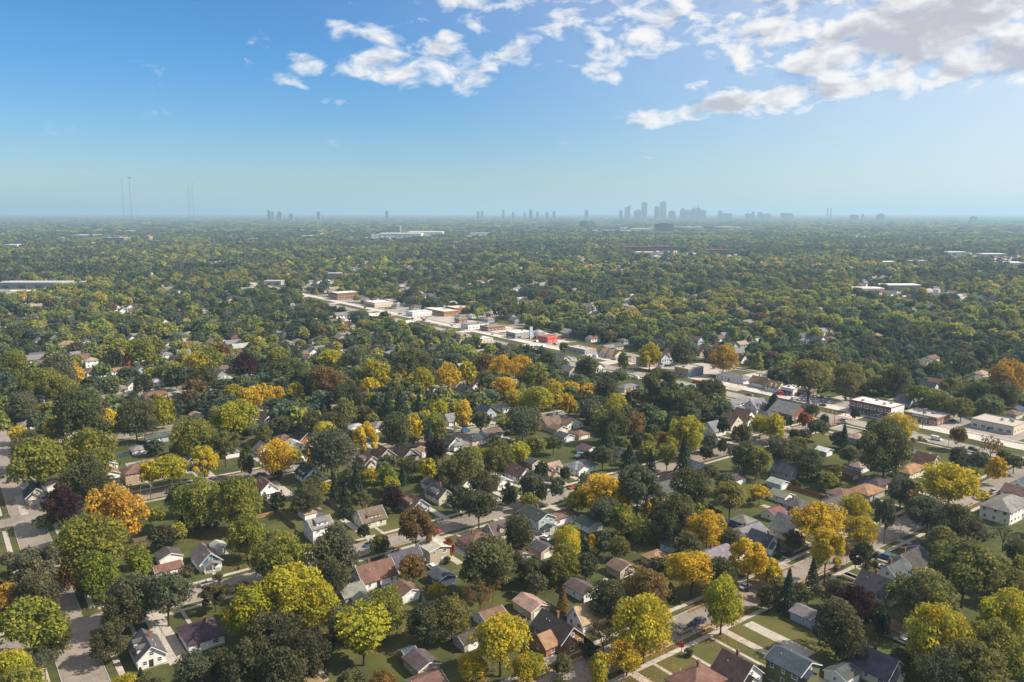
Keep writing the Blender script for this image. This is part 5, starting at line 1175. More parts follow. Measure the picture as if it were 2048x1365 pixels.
# ------------------------------------------------------------------ vehicles
def car_meshes(kind):
    """side profile extruded with tapered greenhouse; x is the driving direction"""
    L, Wd = {'sedan': (4.6, 1.8), 'suv': (4.7, 1.9), 'pickup': (5.5, 1.95), 'van': (5.4, 2.0)}[kind]
    b = {'sedan': [(-2.3,.35),(2.3,.35),(2.3,.68),(2.15,.82),(1.0,.98),(-1.6,1.0),(-2.25,.92)],
         'suv': [(-2.35,.4),(2.35,.4),(2.35,.8),(2.2,.98),(1.05,1.12),(-2.3,1.12)],
         'pickup': [(-2.75,.5),(2.75,.5),(2.75,.95),(2.6,1.1),(1.35,1.2),(-2.75,1.15)],
         'van': [(-2.7,.4),(2.7,.4),(2.7,.9),(2.5,1.05),(1.7,1.25),(1.0,2.1),(.6,2.25),(-2.65,2.25)]}[kind]
    m = MB(); h = Wd/2
    n = len(b); cz = lambda z: h-(.10 if z > .8 else 0)-(.12 if z > 1.6 else 0)
    m.v = [(x, -cz(z), z) for x, z in b]+[(x, cz(z), z) for x, z in b]
    m.f = [tuple(range(n)), tuple(range(2*n-1, n-1, -1))]+[(i, i+n, (i+1) % n+n, (i+1) % n) for i in range(n)]
    body = m.mesh('body', PAINT)
    c = {'sedan': [(1.05,.97),(.35,1.40),(-.95,1.42),(-1.75,1.0)], 'suv': [(1.1,1.1),(.4,1.62),(-1.95,1.66),(-2.3,1.11)],
         'pickup': [(1.4,1.18),(.75,1.72),(-.65,1.74),(-.85,1.16)], 'van': [(2.0,1.2),(1.05,2.08),(.95,2.08),(.9,1.2)]}[kind]
    g = MB(); k = len(c); w0, w1 = h-.09, h-.27
    zt = max(z for _, z in c); ww = [w0 if z < zt-.2 else w1 for _, z in c]
    g.v = [(x, -ww[i], z) for i, (x, z) in enumerate(c)]+[(x, ww[i], z) for i, (x, z) in enumerate(c)]
    g.f = [tuple(range(k)), tuple(range(2*k-1, k-1, -1))]+[(i, i+k, (i+1) % k+k, (i+1) % k) for i in range(k)]
    glass = g.mesh('glasshouse', GLASS)
    rf = MB()
    if kind != 'van':
        x0, x1 = c[2][0]-.02, c[1][0]+.04; rf.box(x0, x1, -w1-.02, w1+.02, zt-.03, zt+.05)
    else: rf.box(-2.5, .6, -h+.28, h-.28, 2.25, 2.29)
    roof = rf.mesh('roof_panel', PAINT)
    wh = MB(); 
    pts = [(0, -.12, 0), (0, .12, 0)]; wh.tube(pts, [.34, .34], 10); tyre = wh.mesh('wheel', RUBBER)
    rim = MB().tube([(0, -.125, 0), (0, .125, 0)], [.2, .2], 8).mesh('rim', STEEL)
    hl = MB().box(-.03, .03, -.2, .2, -.08, .08).mesh('headlight', TRIM)
    return dict(L=L, W=Wd, body=body, glass=glass, roof=roof, tyre=tyre, rim=rim, hl=hl, bed=MB().box(-2.6, -.95, -.78, .78, 1.12, 1.21).mesh('truck_bed', RUBBER) if kind == 'pickup' else None)
CARM = {k: car_meshes(k) for k in ('sedan', 'suv', 'pickup', 'van')}
CC = {'white': (.70,.70,.69), 'silver': (.38,.39,.40), 'black': (.012,.012,.014), 'dark blue': (.02,.035,.08), 'blue': (.04,.12,.25), 'red': (.40,.02,.02), 'grey': (.11,.115,.12), 'tan': (.36,.30,.22), 'maroon': (.14,.02,.03), 'orange-red': (.55,.08,.02)}
NICE = {'sedan': 'saloon car', 'suv': 'estate car', 'pickup': 'pickup truck', 'van': 'van'}
def car(px, py, rz, colr, kind, where, group=None, dx=0, dy=0, z=.05):
    x, y = G(px, py, .8); M = CARM[kind]; x += dx; y += dy
    e = ob({'sedan': 'parked_car', 'suv': 'parked_car', 'pickup': 'pickup_truck', 'van': 'delivery_van'}[kind], None, None, (x, y, z), rz)
    ob('body', M['body'], e, color=CC[colr]); ob('glasshouse', M['glass'], e); ob('roof_panel', M['roof'], e, color=CC[colr])
    fx = M['L']/2*.62
    for sx_ in (-1, 1):
        for sy_ in (-1, 1):
            w = ob('wheel', M['tyre'], e, (sx_*fx, sy_*(M['W']/2-.1), .33)); ob('rim', M['rim'], w)
    for s in (-1, 1): ob('headlight', M['hl'], e, (M['L']/2, s*(M['W']/2-.32), .72))
    if M['bed']: ob('truck_bed', M['bed'], e)
    thing(e, f"{colr} {NICE[kind]} {where}", 'car' if kind in ('sedan', 'suv') else NICE[kind].split()[0] if kind == 'van' else 'pickup', group, px, py)
    OCC.append((x, y, 2.5)); return e
X, Y = 0.0, math.pi/2
load_car = None
for row in [(1368,1259,X+math.pi,'tan','pickup','parked at the near kerb behind the dark pickup'),(1396,1243,X+math.pi,'dark blue','pickup','heaped with branches at the near kerb'),(1678,1135,X,'black','suv','on the near street by the spruces'),(863,1133,Y,'white','suv','in the drive by the blue garage'),
            (740,1088,X,'blue','sedan','parked under a small tree on the second street'),(722,1181,Y,'red','sedan','beside the sage green house'),(796,1105,X,'dark blue','suv','parked at the kerb behind the white house'),(265,997,X,'black','suv','at the kerb below the apartment block'),(1100,829,X,'dark blue','sedan','leftmost of three cars at the kerb under yellow trees'),
            (1120,826,X,'silver','suv','middle one of three cars at the kerb under yellow trees'),(1136,830,X,'white','sedan','rightmost of three cars at the kerb under yellow trees'),(932,862,X,'blue','van','on the street near the deep golden tree'),(930,850,Y,'maroon','suv','in a drive beside the deep golden tree'),(1848,879,-Y,'silver','sedan','driving behind the white van on the avenue'),
            (1873,878,-Y,'white','van','driving on the avenue'),(1947,898,-Y,'black','suv','driving on the avenue near the half-bare trees'),(2013,908,Y,'silver','suv','driving on the avenue at the right edge'),(1906,841,X,'black','sedan','alone on the asphalt car park'),(1697,799,X,'white','suv','beside the long brick shop'),(1318,734,X,'blue','sedan','beside the orange brick shop'),
            (1431,735,X,'silver','van','behind the yellow brick shop'),(1175,706,X,'white','sedan','in front of the grey flat shop'),(1190,713,Y,'white','van','on the avenue near the cream shop'),(1571,1107,Y,'black','sedan','in the drive of the cream house'),(1091,1075,Y,'white','sedan','beside the mint green house'),(1448,951,Y,'white','suv','left of the black-roofed white garage'),
            (1455,958,Y,'black','sedan','in front of the black-roofed white garage'),(1297,935,X,'dark blue','sedan','at the kerb by the dark spruces'),(1146,974,X,'orange-red','sedan','in the drive below the long white ranch'),(1277,1014,Y,'white','sedan','half hidden under the orange tree'),(137,905,X,'white','suv','on the left street behind the wide olive tree'),(4,952,Y,'black','suv','at the left frame edge on the cross street'),
            (642,1352,Y,'tan','pickup','on the lawn at the bottom edge'),(1491,1172,X,'white','sedan','in the near street under the deep golden tree'),(1766,1133,Y,'white','sedan','in the drive of the grey house'),(1776,1251,Y,'red','suv','in front of the small tan garage'),(1806,1281,Y,'white','sedan','between the bushes on the right'),(1768,1112,Y,'blue','suv','on the drive near the black-roofed house'),
            (1385,828,Y,'grey','sedan','on the avenue under the trees'),(1500,790,-Y,'grey','suv','on the avenue by the white motel'),(905,651,-Y,'white','van','on the far avenue'),(845,637,-Y,'red','sedan','on the far avenue'),(825,637,-Y,'black','sedan','on the far avenue'),(1392,764,Y,'orange-red','van','parked at the road works on the avenue'),(1272,756,Y,'white','van','on the near side of the avenue'),
            (1570,787,X,'white','sedan','at the left end of the repair yard')]:
    car(*row)
for i in range(14):
    px = 1582+(i % 7)*12+(i//7)*6; py = 788+(i//7)*9+(i % 7)*1.2
    car(px, py, X+random.choice((0, math.pi)), random.choice(('white', 'white', 'black', 'grey', 'silver', 'dark blue', 'red')), random.choice(('sedan', 'suv')), 'in the %s row' % ('front' if i//7 else 'rear'), 'cars in the repair yard')
for px, py in ((1010,697),(1085,693),(1110,688),(1072,683),(985,668),(1020,676),(800,628),(860,646),(935,655),(790,617),(730,615),(880,650)):
    car(px, py, random.choice((X, Y)), random.choice(('white', 'black', 'grey', 'silver', 'red')), random.choice(('sedan', 'suv')), 'by the far avenue shops', 'cars by the far avenue shops')
for i in range(34):
    yy = random.uniform(230, 900); s_ = random.random() < .65; xx = AV+random.uniform(24, 40) if s_ else AV+random.choice((-10, -15.5, 8, 13))
    if any(abs(a-xx) < wx/2+2.5 and abs(b-yy) < wy/2+2.5 for a, b, wx, wy, _, _ in HOUSES): continue
    q = PIX(xx, yy, .8)
    if -10 < q[0] < 2058: car(q[0], q[1], random.choice((X, math.pi)) if s_ else Y, random.choice(('white', 'black', 'grey', 'silver', 'red', 'dark blue')), random.choice(('sedan', 'suv', 'suv', 'van')), 'in an avenue car park' if s_ else 'driving on the avenue', 'cars on and beside the avenue', z=.1)
for i in range(22):
    k_ = random.choice('ABBCCDE'); xx = random.uniform(40, 400); yy = ST_Y[k_]+random.choice((-4, 4)); q = PIX(xx, yy, .8)
    if not (20 < q[0] < 2030 and q[1] < 1340) or any((a-xx)**2+(b-yy)**2 < 49 for a, b, r_ in OCC): continue
    car(q[0], q[1], random.choice((X, math.pi)), random.choice(('white', 'black', 'grey', 'silver', 'red', 'dark blue', 'blue')), random.choice(('sedan', 'suv', 'suv', 'pickup')), 'parked at the kerb', 'cars parked along the kerbs')
# branches heaped on the dark pickup
x, y = G(1396, 1243, .8); bm_ = MB(); rg = random.Random(4)
for i in range(40):
    a = rg.uniform(0, 6.28); px_, py_ = rg.uniform(-.2, 1.6), rg.uniform(-.6, .6); bm_.tube([(px_, py_, 1.15+rg.uniform(0, .3)), (px_+math.cos(a)*.8, py_+math.sin(a)*.5, 1.3+rg.uniform(0, .5))], [.05, .02], 4)
o = mk('branch_load', bm_, m_plain('cut_branches', (.28, .23, .17), .95), loc=(x+.8, y, .05)); thing(o, 'pale cut branches heaped on the dark pickup', 'branches', None, 1396, 1238)
# camper on the third street
def camper(px, py):
    x, y = G(px, py, 1.4); e = ob('motorhome', None, None, (x, y, .05))
    mk('body', MB().prism([(-1.15, .5), (1.15, .5), (1.15, 2.7), (.95, 2.95), (-.95, 2.95), (-1.15, 2.7)], -3.4, 2.4, 'x'), PAINT, e, CC['white'])
    mk('cab', MB().add([(2.4,-1,.5),(4,-1,.5),(4,1,.5),(2.4,1,.5),(2.4,-1,2.3),(3.3,-.9,1.2),(3.3,.9,1.2),(2.4,1,2.3),(4,-1,1.05),(4,1,1.05)],[(0,1,8,5,4),(1,2,9,8),(2,3,7,6,9),(5,8,9,6),(4,5,6,7),(3,2,1,0),(0,4,7,3)]), PAINT, e, CC['white'])
    for i in (-2, 0, 1.6): mk('window', MB().box(i-.5, i+.5, -1.17, -1.152, 1.5, 2.2), GLASS, e)
    mk('stripe', MB().box(-3.3, 2.3, -1.165, -1.153, 1.1, 1.25), MATT, e, (.2, .22, .3))
    for sx_ in (-2, 2.9):
        for s in (-1, 1): ob('wheel', CARM['van']['tyre'], e, (sx_, s*1.0, .34))
    thing(e, 'white motorhome parked on the third street under trees', 'motorhome', None, px, py)
camper(597, 921)
def boat(px, py):
    x, y = G(px, py, 1.0); e = ob('motor_boat', None, None, (x, y, 0), .2); m = MB()
    sec = [(-3.2, 1.15, .55, 1.5), (-1, 1.25, .5, 1.55), (1.4, 1.1, .55, 1.7), (2.7, .6, .9, 1.9), (3.4, .05, 1.5, 2.0)]
    for xx, w, zb, zt in sec: m.v += [(xx, -w, zt), (xx, -w*.75, zb+.3), (xx, 0, zb), (xx, w*.75, zb+.3), (xx, w, zt)]
    for i in range(4):
        for k in range(4): m.f.append((i*5+k, i*5+k+1, (i+1)*5+k+1, (i+1)*5+k))
        m.f.append((i*5+4, i*5, (i+1)*5, (i+1)*5+4))
    m.f.append((4, 3, 2, 1, 0)); mk('hull', m, PAINT, e, CC['white'])
    mk('windscreen', MB().prism([(-.9, 1.65), (.9, 1.65), (.7, 2.3), (-.7, 2.3)], .2, .5, 'x'), GLASS, e); mk('canopy', MB().box(-2, .3, -.9, .9, 2.3, 2.38), MATT, e, (.05, .25, .28))
    mk('trailer', MB().box(-3, 4.4, -.08, .08, .35, .5).box(-1.3, -1.1, -1.1, 1.1, .3, .45), STEEL, e)
    for s in (-1, 1): ob('wheel', CARM['sedan']['tyre'], e, (-1.2, s*1.15, .34))
    thing(e, 'white motor boat on a trailer in the back yard', 'boat', None, px, py)
boat(1161, 911)
def excavator(px, py):
    x, y = G(px, py, 1.5); e = ob('excavator', None, None, (x, y, .05), .4); o = (.75, .22, .02)
    for s in (-1, 1): mk('track', MB().prism([(-1.6, .1), (1.6, .1), (1.85, .45), (1.6, .8), (-1.6, .8), (-1.85, .45)], s*1.1-.25, s*1.1+.25, 'y'), RUBBER, e)
    mk('house', MB().box(-1.7, 1.2, -1.1, 1.1, .85, 1.8), PAINT, e, o); mk('cab', MB().box(.0, 1.2, .1, 1.1, 1.8, 2.9), GLASS, e)
    mk('boom', MB().tube([(1, 0, 1.4), (2.8, 0, 3.9), (4.6, 0, 3.2)], [.28, .24, .18], 4), PAINT, e, o); mk('stick', MB().tube([(4.6, 0, 3.2), (5.2, 0, 1.2)], [.18, .14], 4), PAINT, e, o)
    mk('bucket', MB().box(4.7, 5.6, -.5, .5, .6, 1.25), STEEL, e); thing(e, 'orange excavator behind the low brown brick building', 'excavator', None, px, py)
excavator(1866, 813)
cone_m = MB().tube([(0, 0, .05), (0, 0, 1.0)], [.3, .22], 8).box(-.4, .4, -.4, .4, 0, .06).mesh('drum', MATT); band = MB().tube([(0, 0, .62), (0, 0, .8)], [.26, .245], 8).mesh('reflective_band', TRIM)
for i, (px, py) in enumerate([(1690+k*6, 838-k*1.5+(k % 3)*3) for k in range(-9, 4)]+[(1655+k*9, 824+k*2) for k in range(6)]+[(1380+k*14, 748+k*3.5) for k in range(8)]+[(1560+k*12, 792+k*3) for k in range(5)]+[(850+k*8, 645+k*2) for k in range(6)]):
    x, y = G(px, py); e = ob('traffic_drum', None, None, (x, y, .11)); ob('drum', cone_m, e, color=(.75, .13, .02)); ob('reflective_band', band, e)
    thing(e, 'orange construction drum at the avenue road works', 'traffic drum', 'drums along the avenue road works', px, py); e['same'] = 1

# ------------------------------------------------------------------ street furniture and yard things
def pole(px, yb, h, label, kind='wood', rz=0.0):
    x, y = G(px, yb); e = ob('utility_pole' if kind == 'wood' else 'street_lamp', None, None, (x, y, 0), rz)
    if kind == 'wood':
        mk('shaft', MB().tube([(0,0,-.3),(0,0,h)], [.17, .12], 7), WOOD, e); mk('crossarm', MB().box(-1.2, 1.2, -.07, .07, h-.9, h-.75).box(-.9, .9, -.06, .06, h-1.7, h-1.57), WOOD, e)
        mk('transformer', MB().tube([(.32,0,h-2.6),(.32,0,h-1.6)], [.24, .24], 8), STEEL, e)
    else:
        mk('post', MB().tube([(0,0,-.3),(0,0,h)], [.11, .07], 7), STEEL, e); mk('arm', MB().tube([(0,0,h-.1),(.9,0,h+.35),(1.9,0,h+.4)], [.05, .045, .04], 5), STEEL, e)
        mk('lamp_head', MB().box(1.7, 2.5, -.16, .16, h+.3, h+.45), STEEL, e)
    thing(e, label, 'pole' if kind == 'wood' else 'street lamp', 'utility poles' if kind == 'wood' else 'street lamps', px, yb-20); return x, y
for px, yb, h, lb, kd, rz in [(533,1345,9,'bare wooden pole in the dark trees at the bottom left','wood',0),(230,925,9,'wooden pole beside the pale parking lot','wood',0),(730,968,9,'wooden pole with transformer beside the dark spruces','wood',Y),(1604,950,9,'wooden pole with crossarm behind the red-brown fence','wood',0.6),
                              (1668,852,9,'wooden pole at the street corner by the road works','wood',0),(1845,856,11,'tall wooden pole before the low brown brick shop','wood',Y),(1460,850,9,'wooden pole near the red-roofed houses','wood',0),(1725,700,9,'wooden pole among the upper right trees','wood',0),(302,1003,9,'wooden pole at the kerb by the dark car','wood',0),
                              (283,1005,7,'slim street lamp left of the wooden kerb pole','lamp',X),(434,1210,7.5,'street lamp with red banner on the second street','lamp',-Y),(1363,1308,7.5,'street lamp with red banner on the near street','lamp',Y),(873,1047,7,'street lamp in front of the blue-grey house','lamp',-Y),(13,1066,7,'street lamp at the far left edge','lamp',X),
                              (1682,1138,7,'street lamp above the black car on the near street','lamp',Y),(1800,1078,7,'thin street lamp on the near street among trees','lamp',Y),(327,865,7,'street lamp near the pale blue ranch','lamp',X),(1389,1120,6,'small street lamp hidden by deep golden trees','lamp',X)]:
    pole(px, yb, h, lb, kd, rz)
k = 0
for yy in range(185, 900, 38):
    for s, xx in ((-1, AV-20.4), (1, AV+17.7)):
        if s == 1 and k % 2: k += 1; continue
        q = PIX(xx, yy, 0); k += 1
        if not (-20 < q[0] < 2060): continue
        e = ob('street_lamp', None, None, (xx, yy, 0), 0 if s < 0 else math.pi); h = 9.5
        mk('post', MB().tube([(0,0,-.3),(0,0,h)], [.13, .08], 6), STEEL, e); mk('arm', MB().tube([(-2,0,h+.5),(0,0,h-.1),(2,0,h+.5)], [.05, .06, .05], 5), STEEL, e)
        mk('lamp_head', MB().box(1.8, 2.7, -.17, .17, h+.42, h+.58).box(-2.7, -1.8, -.17, .17, h+.42, h+.58), STEEL, e)
        thing(e, 'double-armed street lamp along the avenue', 'street lamp', 'avenue street lamps', q[0], q[1]-10); e['same'] = 1
for px, yb, h, lb in ((434, 1210, 2.2, 'red banner hanging on the lamp of the second street'), (1363, 1308, 2.0, 'red banner hanging on the lamp of the near street')):
    x, y = G(px, yb); e = ob('street_banner', None, None, (x, y, 0), -TH)
    mk('cloth', MB().box(-.75, .55, -.16, -.12, h, h+1.5), m_plain('red_cloth', (.72, .02, .015), .7, var=.15), e); mk('bracket', MB().box(-.75, .55, -.17, -.11, h+1.5, h+1.56).box(-.75, .55, -.17, -.11, h-.06, h), STEEL, e)
    thing(e, lb, 'banner', None, px, yb-25)
WIREM = m_plain('wire', (.03, .03, .03), .6)
for li, (yl, x0, x1) in enumerate(((197.6, 60, 330), (302.8, 40, 400), (408, 60, 400))):
    xs = list(range(x0, x1, 36)); tops = []
    for xx in xs:
        q = PIX(xx, yl, 4)
        e = ob('utility_pole', None, None, (xx, yl, 0), Y)
        mk('shaft', MB().tube([(0,0,-.3),(0,0,9)], [.16, .11], 6), WOOD, e); mk('crossarm', MB().box(-1.1, 1.1, -.06, .06, 8.2, 8.34), WOOD, e)
        thing(e, 'wooden back-lot pole of the %s rear line' % ('nearest', 'second', 'third')[li], 'pole', 'utility poles', q[0], q[1])
    for k_ in (-1, 1):
        wm = MB()
        for a_, b_ in zip(xs[:-1], xs[1:]):
            wm.tube([(a_, yl+k_, 8.36), (a_*.75+b_*.25, yl+k_, 7.9), ((a_+b_)/2, yl+k_, 7.75), (a_*.25+b_*.75, yl+k_, 7.9), (b_, yl+k_, 8.36)], [.025]*5, 3)
        o = mk('overhead_wire', wm, WIREM); thing(o, '%s overhead wire along the %s rear line' % ('nearer' if k_ < 0 else 'farther', ('nearest', 'second', 'third')[li]), 'wire', None, PIX((x0+x1)/2, yl, 8)[0], PIX((x0+x1)/2, yl, 8)[1])
def fence(a, b, axis, h, col, label, step=2.4, mat=None):
    p, q = G(*a), G(*b); e = ob('garden_fence', None, None, (p[0], p[1], 0)); L = (q[0]-p[0]) if axis == 'x' else (q[1]-p[1]); n = max(1, int(abs(L)/step)); st = L/n
    pm_ = MB()
    w = abs(st)-.1
    for i in range(7): pm_.box(i*w/7+.01, (i+1)*w/7-.01, -.02, .02, .08, h-.06*(i % 2))
    pm_.box(0, w, .02, .06, .4, .5).box(0, w, .02, .06, h-.4, h-.3)
    panel = pm_.mesh('fence_panel', MATT); post = MB().box(-.06, .06, -.06, .06, -.3, h+.1).mesh('post', MATT)
    rz = (0 if L > 0 else math.pi) if axis == 'x' else (Y if L > 0 else -Y)
    for i in range(n+1):
        loc = (i*st, 0, 0) if axis == 'x' else (0, i*st, 0); cc = [c*random.uniform(.8, 1.15) for c in col]
        ob('post', post, e, loc, color=cc)
        if i < n: ob('fence_panel', panel, e, (loc[0]+(math.copysign(.05, st) if axis == 'x' else 0), loc[1]+(math.copysign(.05, st) if axis == 'y' else 0), 0), rz, color=cc)
    thing(e, label, 'fence', None, (a[0]+b[0])/2, (a[1]+b[1])/2)
gw, tw, rw = (.15,.12,.095), (.30,.19,.09), (.22,.075,.035)
fence((517,997),(586,1060),'y',1.8,gw,'grey board fence beside the house with the sunroom'); fence((507,1040),(546,1029),'x',1.8,tw,'new tan board fence across the green lawn'); fence((652,1004),(706,1043),'y',1.8,gw,'grey board fence left of the cream dormer house')
fence((1560,972),(1644,1002),'y',1.9,rw,'red-brown board fence along the open lawn'); fence((1430,1037),(1470,1060),'y',1.7,(.55,.54,.52),'white board fence beside the blue garage'); fence((1092,1212),(1145,1247),'y',1.8,gw,'brown board fence behind the brick house'); fence((690,1322),(735,1370),'y',1.7,gw,'grey board fence at the bottom edge')
fence((234,917),(322,898),'x',2.0,(.03,.07,.07),'dark teal fence along the pale parking lot'); fence((261,1088),(316,1078),'x',1.7,gw,'low grey fence behind the purple-roofed garage'); fence((590,1065),(612,1080),'y',1.6,gw,'short grey fence end near the white gambrel house'); fence((1640,1085),(1620,1120),'x',1.2,(.30,.31,.32),'low wire-grey fence beside the near street')
def trampoline(px, py):
    x, y = G(px, py, .9); e = ob('trampoline', None, None, (x, y, 0)); m = MB(); n = 16
    m.v = [(1.7*math.cos(2*math.pi*k/n), 1.7*math.sin(2*math.pi*k/n), .9) for k in range(n)]; m.f = [tuple(range(n))]; mk('mat', m, RUBBER, e)
    m = MB()
    for k in range(n):
        a, b = 2*math.pi*k/n, 2*math.pi*(k+1)/n; m.tube([(1.9*math.cos(a), 1.9*math.sin(a), .9), (1.9*math.cos(b), 1.9*math.sin(b), .9)], [.14, .14], 5)
    mk('padded_rim', m, MATT, e, (.10, .13, .17))
    for k in range(6): a = k*math.pi/3; mk('leg', MB().tube([(1.8*math.cos(a), 1.8*math.sin(a), 0), (1.8*math.cos(a), 1.8*math.sin(a), .9)], [.04, .04], 5), STEEL, e)
    for k in range(6): a = k*math.pi/3; mk('net_pole', MB().tube([(1.9*math.cos(a), 1.9*math.sin(a), .9), (1.9*math.cos(a), 1.9*math.sin(a), 2.4)], [.03, .03], 4), STEEL, e)
    thing(e, 'round black trampoline behind the tan garage', 'trampoline', None, px, py)
trampoline(1040, 1237)
hoop = MB()
for k in range(9):
    a = math.pi*k/9; b = math.pi*(k+1)/9; hoop.tube([(0, .75*math.cos(a), 1.1*math.sin(a)), (0, .75*math.cos(b), 1.1*math.sin(b))], [.05, .05], 4)
hoop = hoop.mesh('hoop', TRIM); x, y = G(1216, 1116); e = ob('garden_tunnel', None, None, (x, y, 0))
for i in range(8): ob('hoop', hoop, e, (i*.75-2.6, -i*.02, 0))
thing(e, 'row of white garden hoops on the dark vegetable plot', 'garden hoops', None, 1216, 1114)
x, y = G(1211, 1161); o = mk('fire_pit', MB().tube([(0,0,-.02),(0,0,.3)], [.9, .9], 14), KERB, loc=(x, y, 0)); thing(o, 'round pale stone ring on the lawn by the tan garage', 'fire pit', None, 1211, 1161)
pt = MB().box(-.9, .9, -.35, .35, .7, .75).mesh('table_top', TRIM); x, y = G(1144, 1047); e = ob('picnic_table', None, None, (x, y, 0)); ob('table_top', pt, e)
for s in (-1, 1): mk('bench', MB().box(-.9, .9, s*.75-.13, s*.75+.13, .4, .45), TRIM, e); mk('leg', MB().box(s*.7-.05, s*.7+.05, -.8, .8, 0, .4).box(s*.7-.05, s*.7+.05, -.05, .05, .4, .7), TRIM, e)
thing(e, 'white picnic table in the yard of the mint house', 'picnic table', None, 1144, 1047)
binm = MB().add([(-.26,-.28,.05),(.26,-.28,.05),(.26,.28,.05),(-.26,.28,.05),(-.32,-.36,1.0),(.32,-.36,1.0),(.32,.36,1.0),(-.32,.36,1.0)], [(3,2,1,0),(4,5,6,7),(0,1,5,4),(1,2,6,5),(2,3,7,6),(3,0,4,7)]).mesh('bin_body', MATT); lid = MB().prism([(-.4, 1.0), (.4, 1.0), (.36, 1.1), (-.36, 1.1)], -.36, .36, 'x').mesh('lid', MATT)
for px, py, cl, lb in ((1659,1155,(.02,.06,.14),'blue wheeled bin at the verge of the near street'),(873,1349,(.02,.09,.2),'blue wheeled bin beside the tan-walled garage'),(563,985,(.03,.12,.22),'blue wheeled bin behind the sunroom house'),(477,1141,(.015,.015,.015),'black wheeled bin on the drive of the blue-gabled house'),(760,1178,(.015,.02,.03),'dark wheeled bin behind the red-brown roofed white house'),(715,1128,(.03,.1,.06),'green wheeled bin in front of the white house')):
    x, y = G(px, py); e = ob('wheeled_bin', None, None, (x, y, 0), random.uniform(0, 3)); ob('bin_body', binm, e, color=cl); ob('lid', lid, e, color=[c*.8 for c in cl]); thing(e, lb, 'bin', None, px, py)
# fallen leaves along the kerbs of the near streets
n = 64000
sy_ = RNG.choice([ST_Y['A'], ST_Y['A'], ST_Y['A'], ST_Y['B'], ST_Y['C']], n); sd = RNG.choice([-1, 1], n)
X_ = RNG.uniform(60, 400, n); Y_ = sy_+sd*(4.7-np.abs(RNG.normal(0, .35, n))+np.where(RNG.uniform(0, 1, n) < .45, RNG.uniform(.4, 3.2, n), 0))
keepm = nz(np.stack([X_, Y_], 1), 14, 31) > .42; X_, Y_ = X_[keepm], Y_[keepm]
for c in CAND[:300]:
    if c[5] in ('Y', 'YO', 'O', 'YL', 'L') and c[0] > .025:
        k_ = int(c[3]*45); a_ = RNG.uniform(0, 6.28, k_); r_ = c[3]*.62*np.sqrt(RNG.uniform(0, 1, k_)); X_ = np.concatenate([X_, c[1]+r_*np.cos(a_)]); Y_ = np.concatenate([Y_, c[2]+r_*np.sin(a_)])
n = len(X_)
Cc = np.stack([X_, Y_, np.where(np.abs(Y_-np.round((Y_-145)/105.2)*105.2-145) < 5, .06, .05)+RNG.uniform(0, .05, n)], 1)
lm_ = quads_mesh('fallen_leaves', Cc, unit(RNG.normal(size=(n, 3))*.35+np.array([0, 0, 1])), RNG.uniform(.12, .28, n), material('fallen_leaf', lambda t: principled(t, t.mix(t.new('ShaderNodeAttribute', attribute_name='leaf_var').outputs['Fac'], (.42, .19, .05), (.24, .12, .05)), .9, .1)), RNG.uniform(0, 1, n))
o = bpy.data.objects.new('fallen_leaves', lm_); COLL.objects.link(o); stuff(o, 'orange-brown fallen leaves drifted along the street kerbs', 'fallen leaves')

# ------------------------------------------------------------------ haze over the whole place
HAZE = 0.92e-4
hz = MB().box(-44000, 44000, -44000, 44000, -1.5, 352).mesh('haze', None)
hm = bpy.data.materials.new('haze'); hm.use_nodes = True; t = NT(hm.node_tree); t.n.clear()
ho = t.new('ShaderNodeOutputMaterial'); pv_ = t.new('ShaderNodeVolumePrincipled', inp={'Color': (.48, .70, .87, 1), 'Density': HAZE, 'Anisotropy': 0.2}); t.l.new(pv_.outputs[0], ho.inputs['Volume'])
hz.materials.append(hm); o = bpy.data.objects.new('haze', hz); COLL.objects.link(o); stuff(o, 'pale blue haze thickening towards the horizon', 'haze')

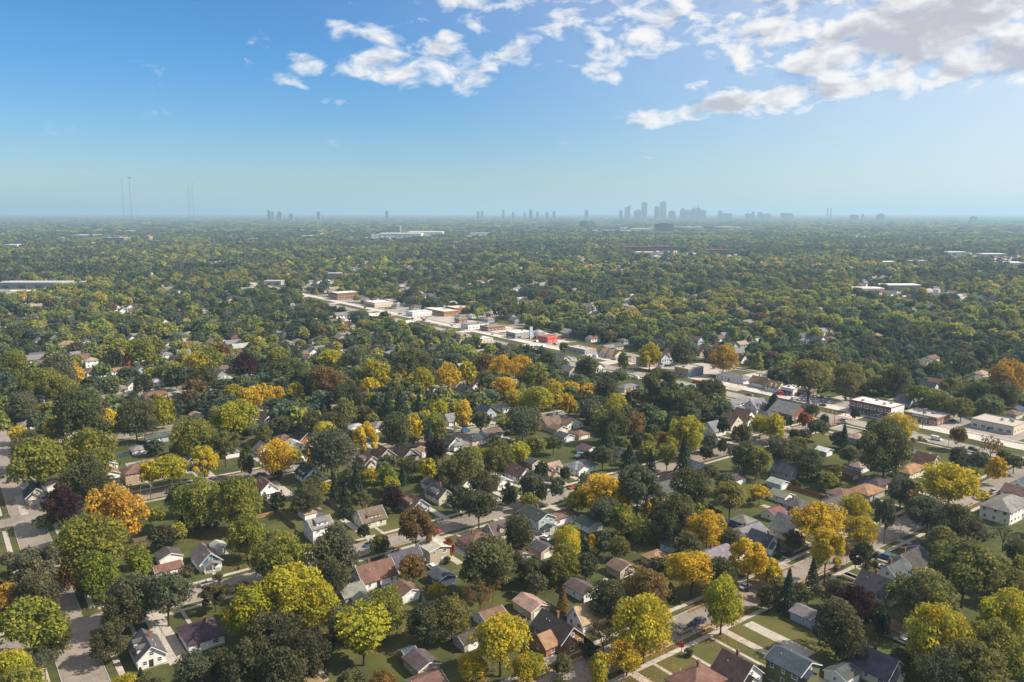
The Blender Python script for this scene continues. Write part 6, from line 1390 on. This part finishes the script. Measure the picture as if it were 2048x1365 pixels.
# ------------------------------------------------------------------ labels that single each thing out
LAND = [(225,1020,'orange maple'),(119,1010,'dark purple tree'),(412,1112,'blue-gabled white house'),(402,1266,'white hipped house'),(290,943,'apartment block'),(530,972,'sunroom house'),(617,945,'dormered green-roofed house'),(740,1033,'cream dormer house'),
        (828,1004,'pale blue house'),(879,986,'dark-roofed cream house'),(748,1146,'red-brown roofed white house'),(868,1099,'tan two-storey house'),(954,1081,'yellow brick house'),(1074,1036,'mint green house'),(1115,1258,'orange brick house'),(1474,1340,'white gabled corner house'),
        (1585,1334,'olive green house'),(1487,1042,'blue hipped garage'),(1594,1010,'navy house'),(2012,1014,'white apartment block'),(1733,982,'orange-brown hipped roof'),(1160,932,'long white ranch'),(1161,911,'motor boat'),(1753,812,'long brick shop'),(1853,833,'brown brick shop'),
        (1998,848,'cream office'),(1578,822,'church hall'),(1294,722,'orange brick shop'),(1378,741,'yellow brick shop'),(1469,754,'white motel building'),(1222,706,'twin-gabled cream shop'),(1095,677,'bright red building'),(882,623,'long orange shop row'),(1368,1258,'tan pickup'),
        (1363,1297,'red banner of the near street'),(434,1195,'red banner of the second street'),(318,874,'pale blue ranch'),(142,857,'white two-storey dormer house'),(222,803,'brown brick bungalow'),(347,724,'red-brown gabled white house'),(136,691,'tan apartment block'),(862,782,'navy-roofed white house'),
        (925,815,'golden tree by the kerb'),(1330,880,'red-orange tree'),(1448,712,'orange tree by the avenue'),(1905,970,'big golden tree on the right'),(1752,1328,'cream house at the bottom'),(608,873,'orange brick gabled house'),(735,920,'cream cross-gabled house'),(1040,1237,'trampoline'),(597,921,'motorhome'),(1664,1008,'long pale blue house'),
        (1820,940,'long orange-brown roof'),(1866,813,'excavator'),(813,1181,'brown-roofed white garage'),(1000,1290,'golden tree at the bottom centre'),(725,1270,'yellow-green pine'),(1585,1180,'tall spruce by the near street'),(2020,750,'orange tree at the right edge'),(690,1000,'row of dark spruces')]
ORD = ['first', 'second', 'third', 'fourth', 'fifth', 'sixth', 'seventh', 'eighth', 'ninth', 'tenth', 'eleventh', 'twelfth']
def rel(px, py, lx, ly):
    dx, dy = px-lx, (py-ly)*1.6
    if abs(dx) > abs(dy): return 'left of the' if dx < 0 else 'right of the'
    return 'behind the' if dy < 0 else 'in front of the'
from collections import defaultdict
def dups(rows):
    d = defaultdict(list)
    for r in rows: d[r[1]].append(r)
    return {k: v for k, v in d.items() if len(v) > 1 and not all(x[0].get('same') for x in v)}
for lab, rows in dups(REG).items():
    for r in rows:
        c = sorted(LAND, key=lambda l: (l[0]-r[4])**2+((l[1]-r[5])*1.6)**2)
        c = [l for l in c if (l[0]-r[4])**2+(l[1]-r[5])**2 > 120] or c
        r[1] = f"{lab}, {rel(r[4], r[5], c[0][0], c[0][1])} {c[0][2]}"
for lab, rows in dups(REG).items():
    rows.sort(key=lambda r: r[4])
    for i, r in enumerate(rows):
        side = f"{ORD[min(i, 11)]} from left" if len(rows) > 2 else ('left' if i == 0 else 'right')+' one'
        r[1] = f"{lab}, {side}"
for o, lab, cat, grp, _, _ in REG:
    w = lab.split()
    for a_, b_ in (('single-storey ', ''), ('storey-and-a-half ', ''), ('two-storey ', ''), (' in an avenue car park', ' parked by the avenue'), (' on the left', ''), (' by the near street', ''), (' at the bottom centre', ''), (' of the ', ' '), (' the ', ' ')):
        if len(lab.split()) > 16: lab = lab.replace(a_, b_)
    o['label'] = lab
    o['category'] = cat
    if grp: o['group'] = grp
    if 'same' in o: del o['same']
n = len(HP)
print('things', len(REG), 'objects', len(SC.objects), 'instances', NT1, NT2, NT3, n)
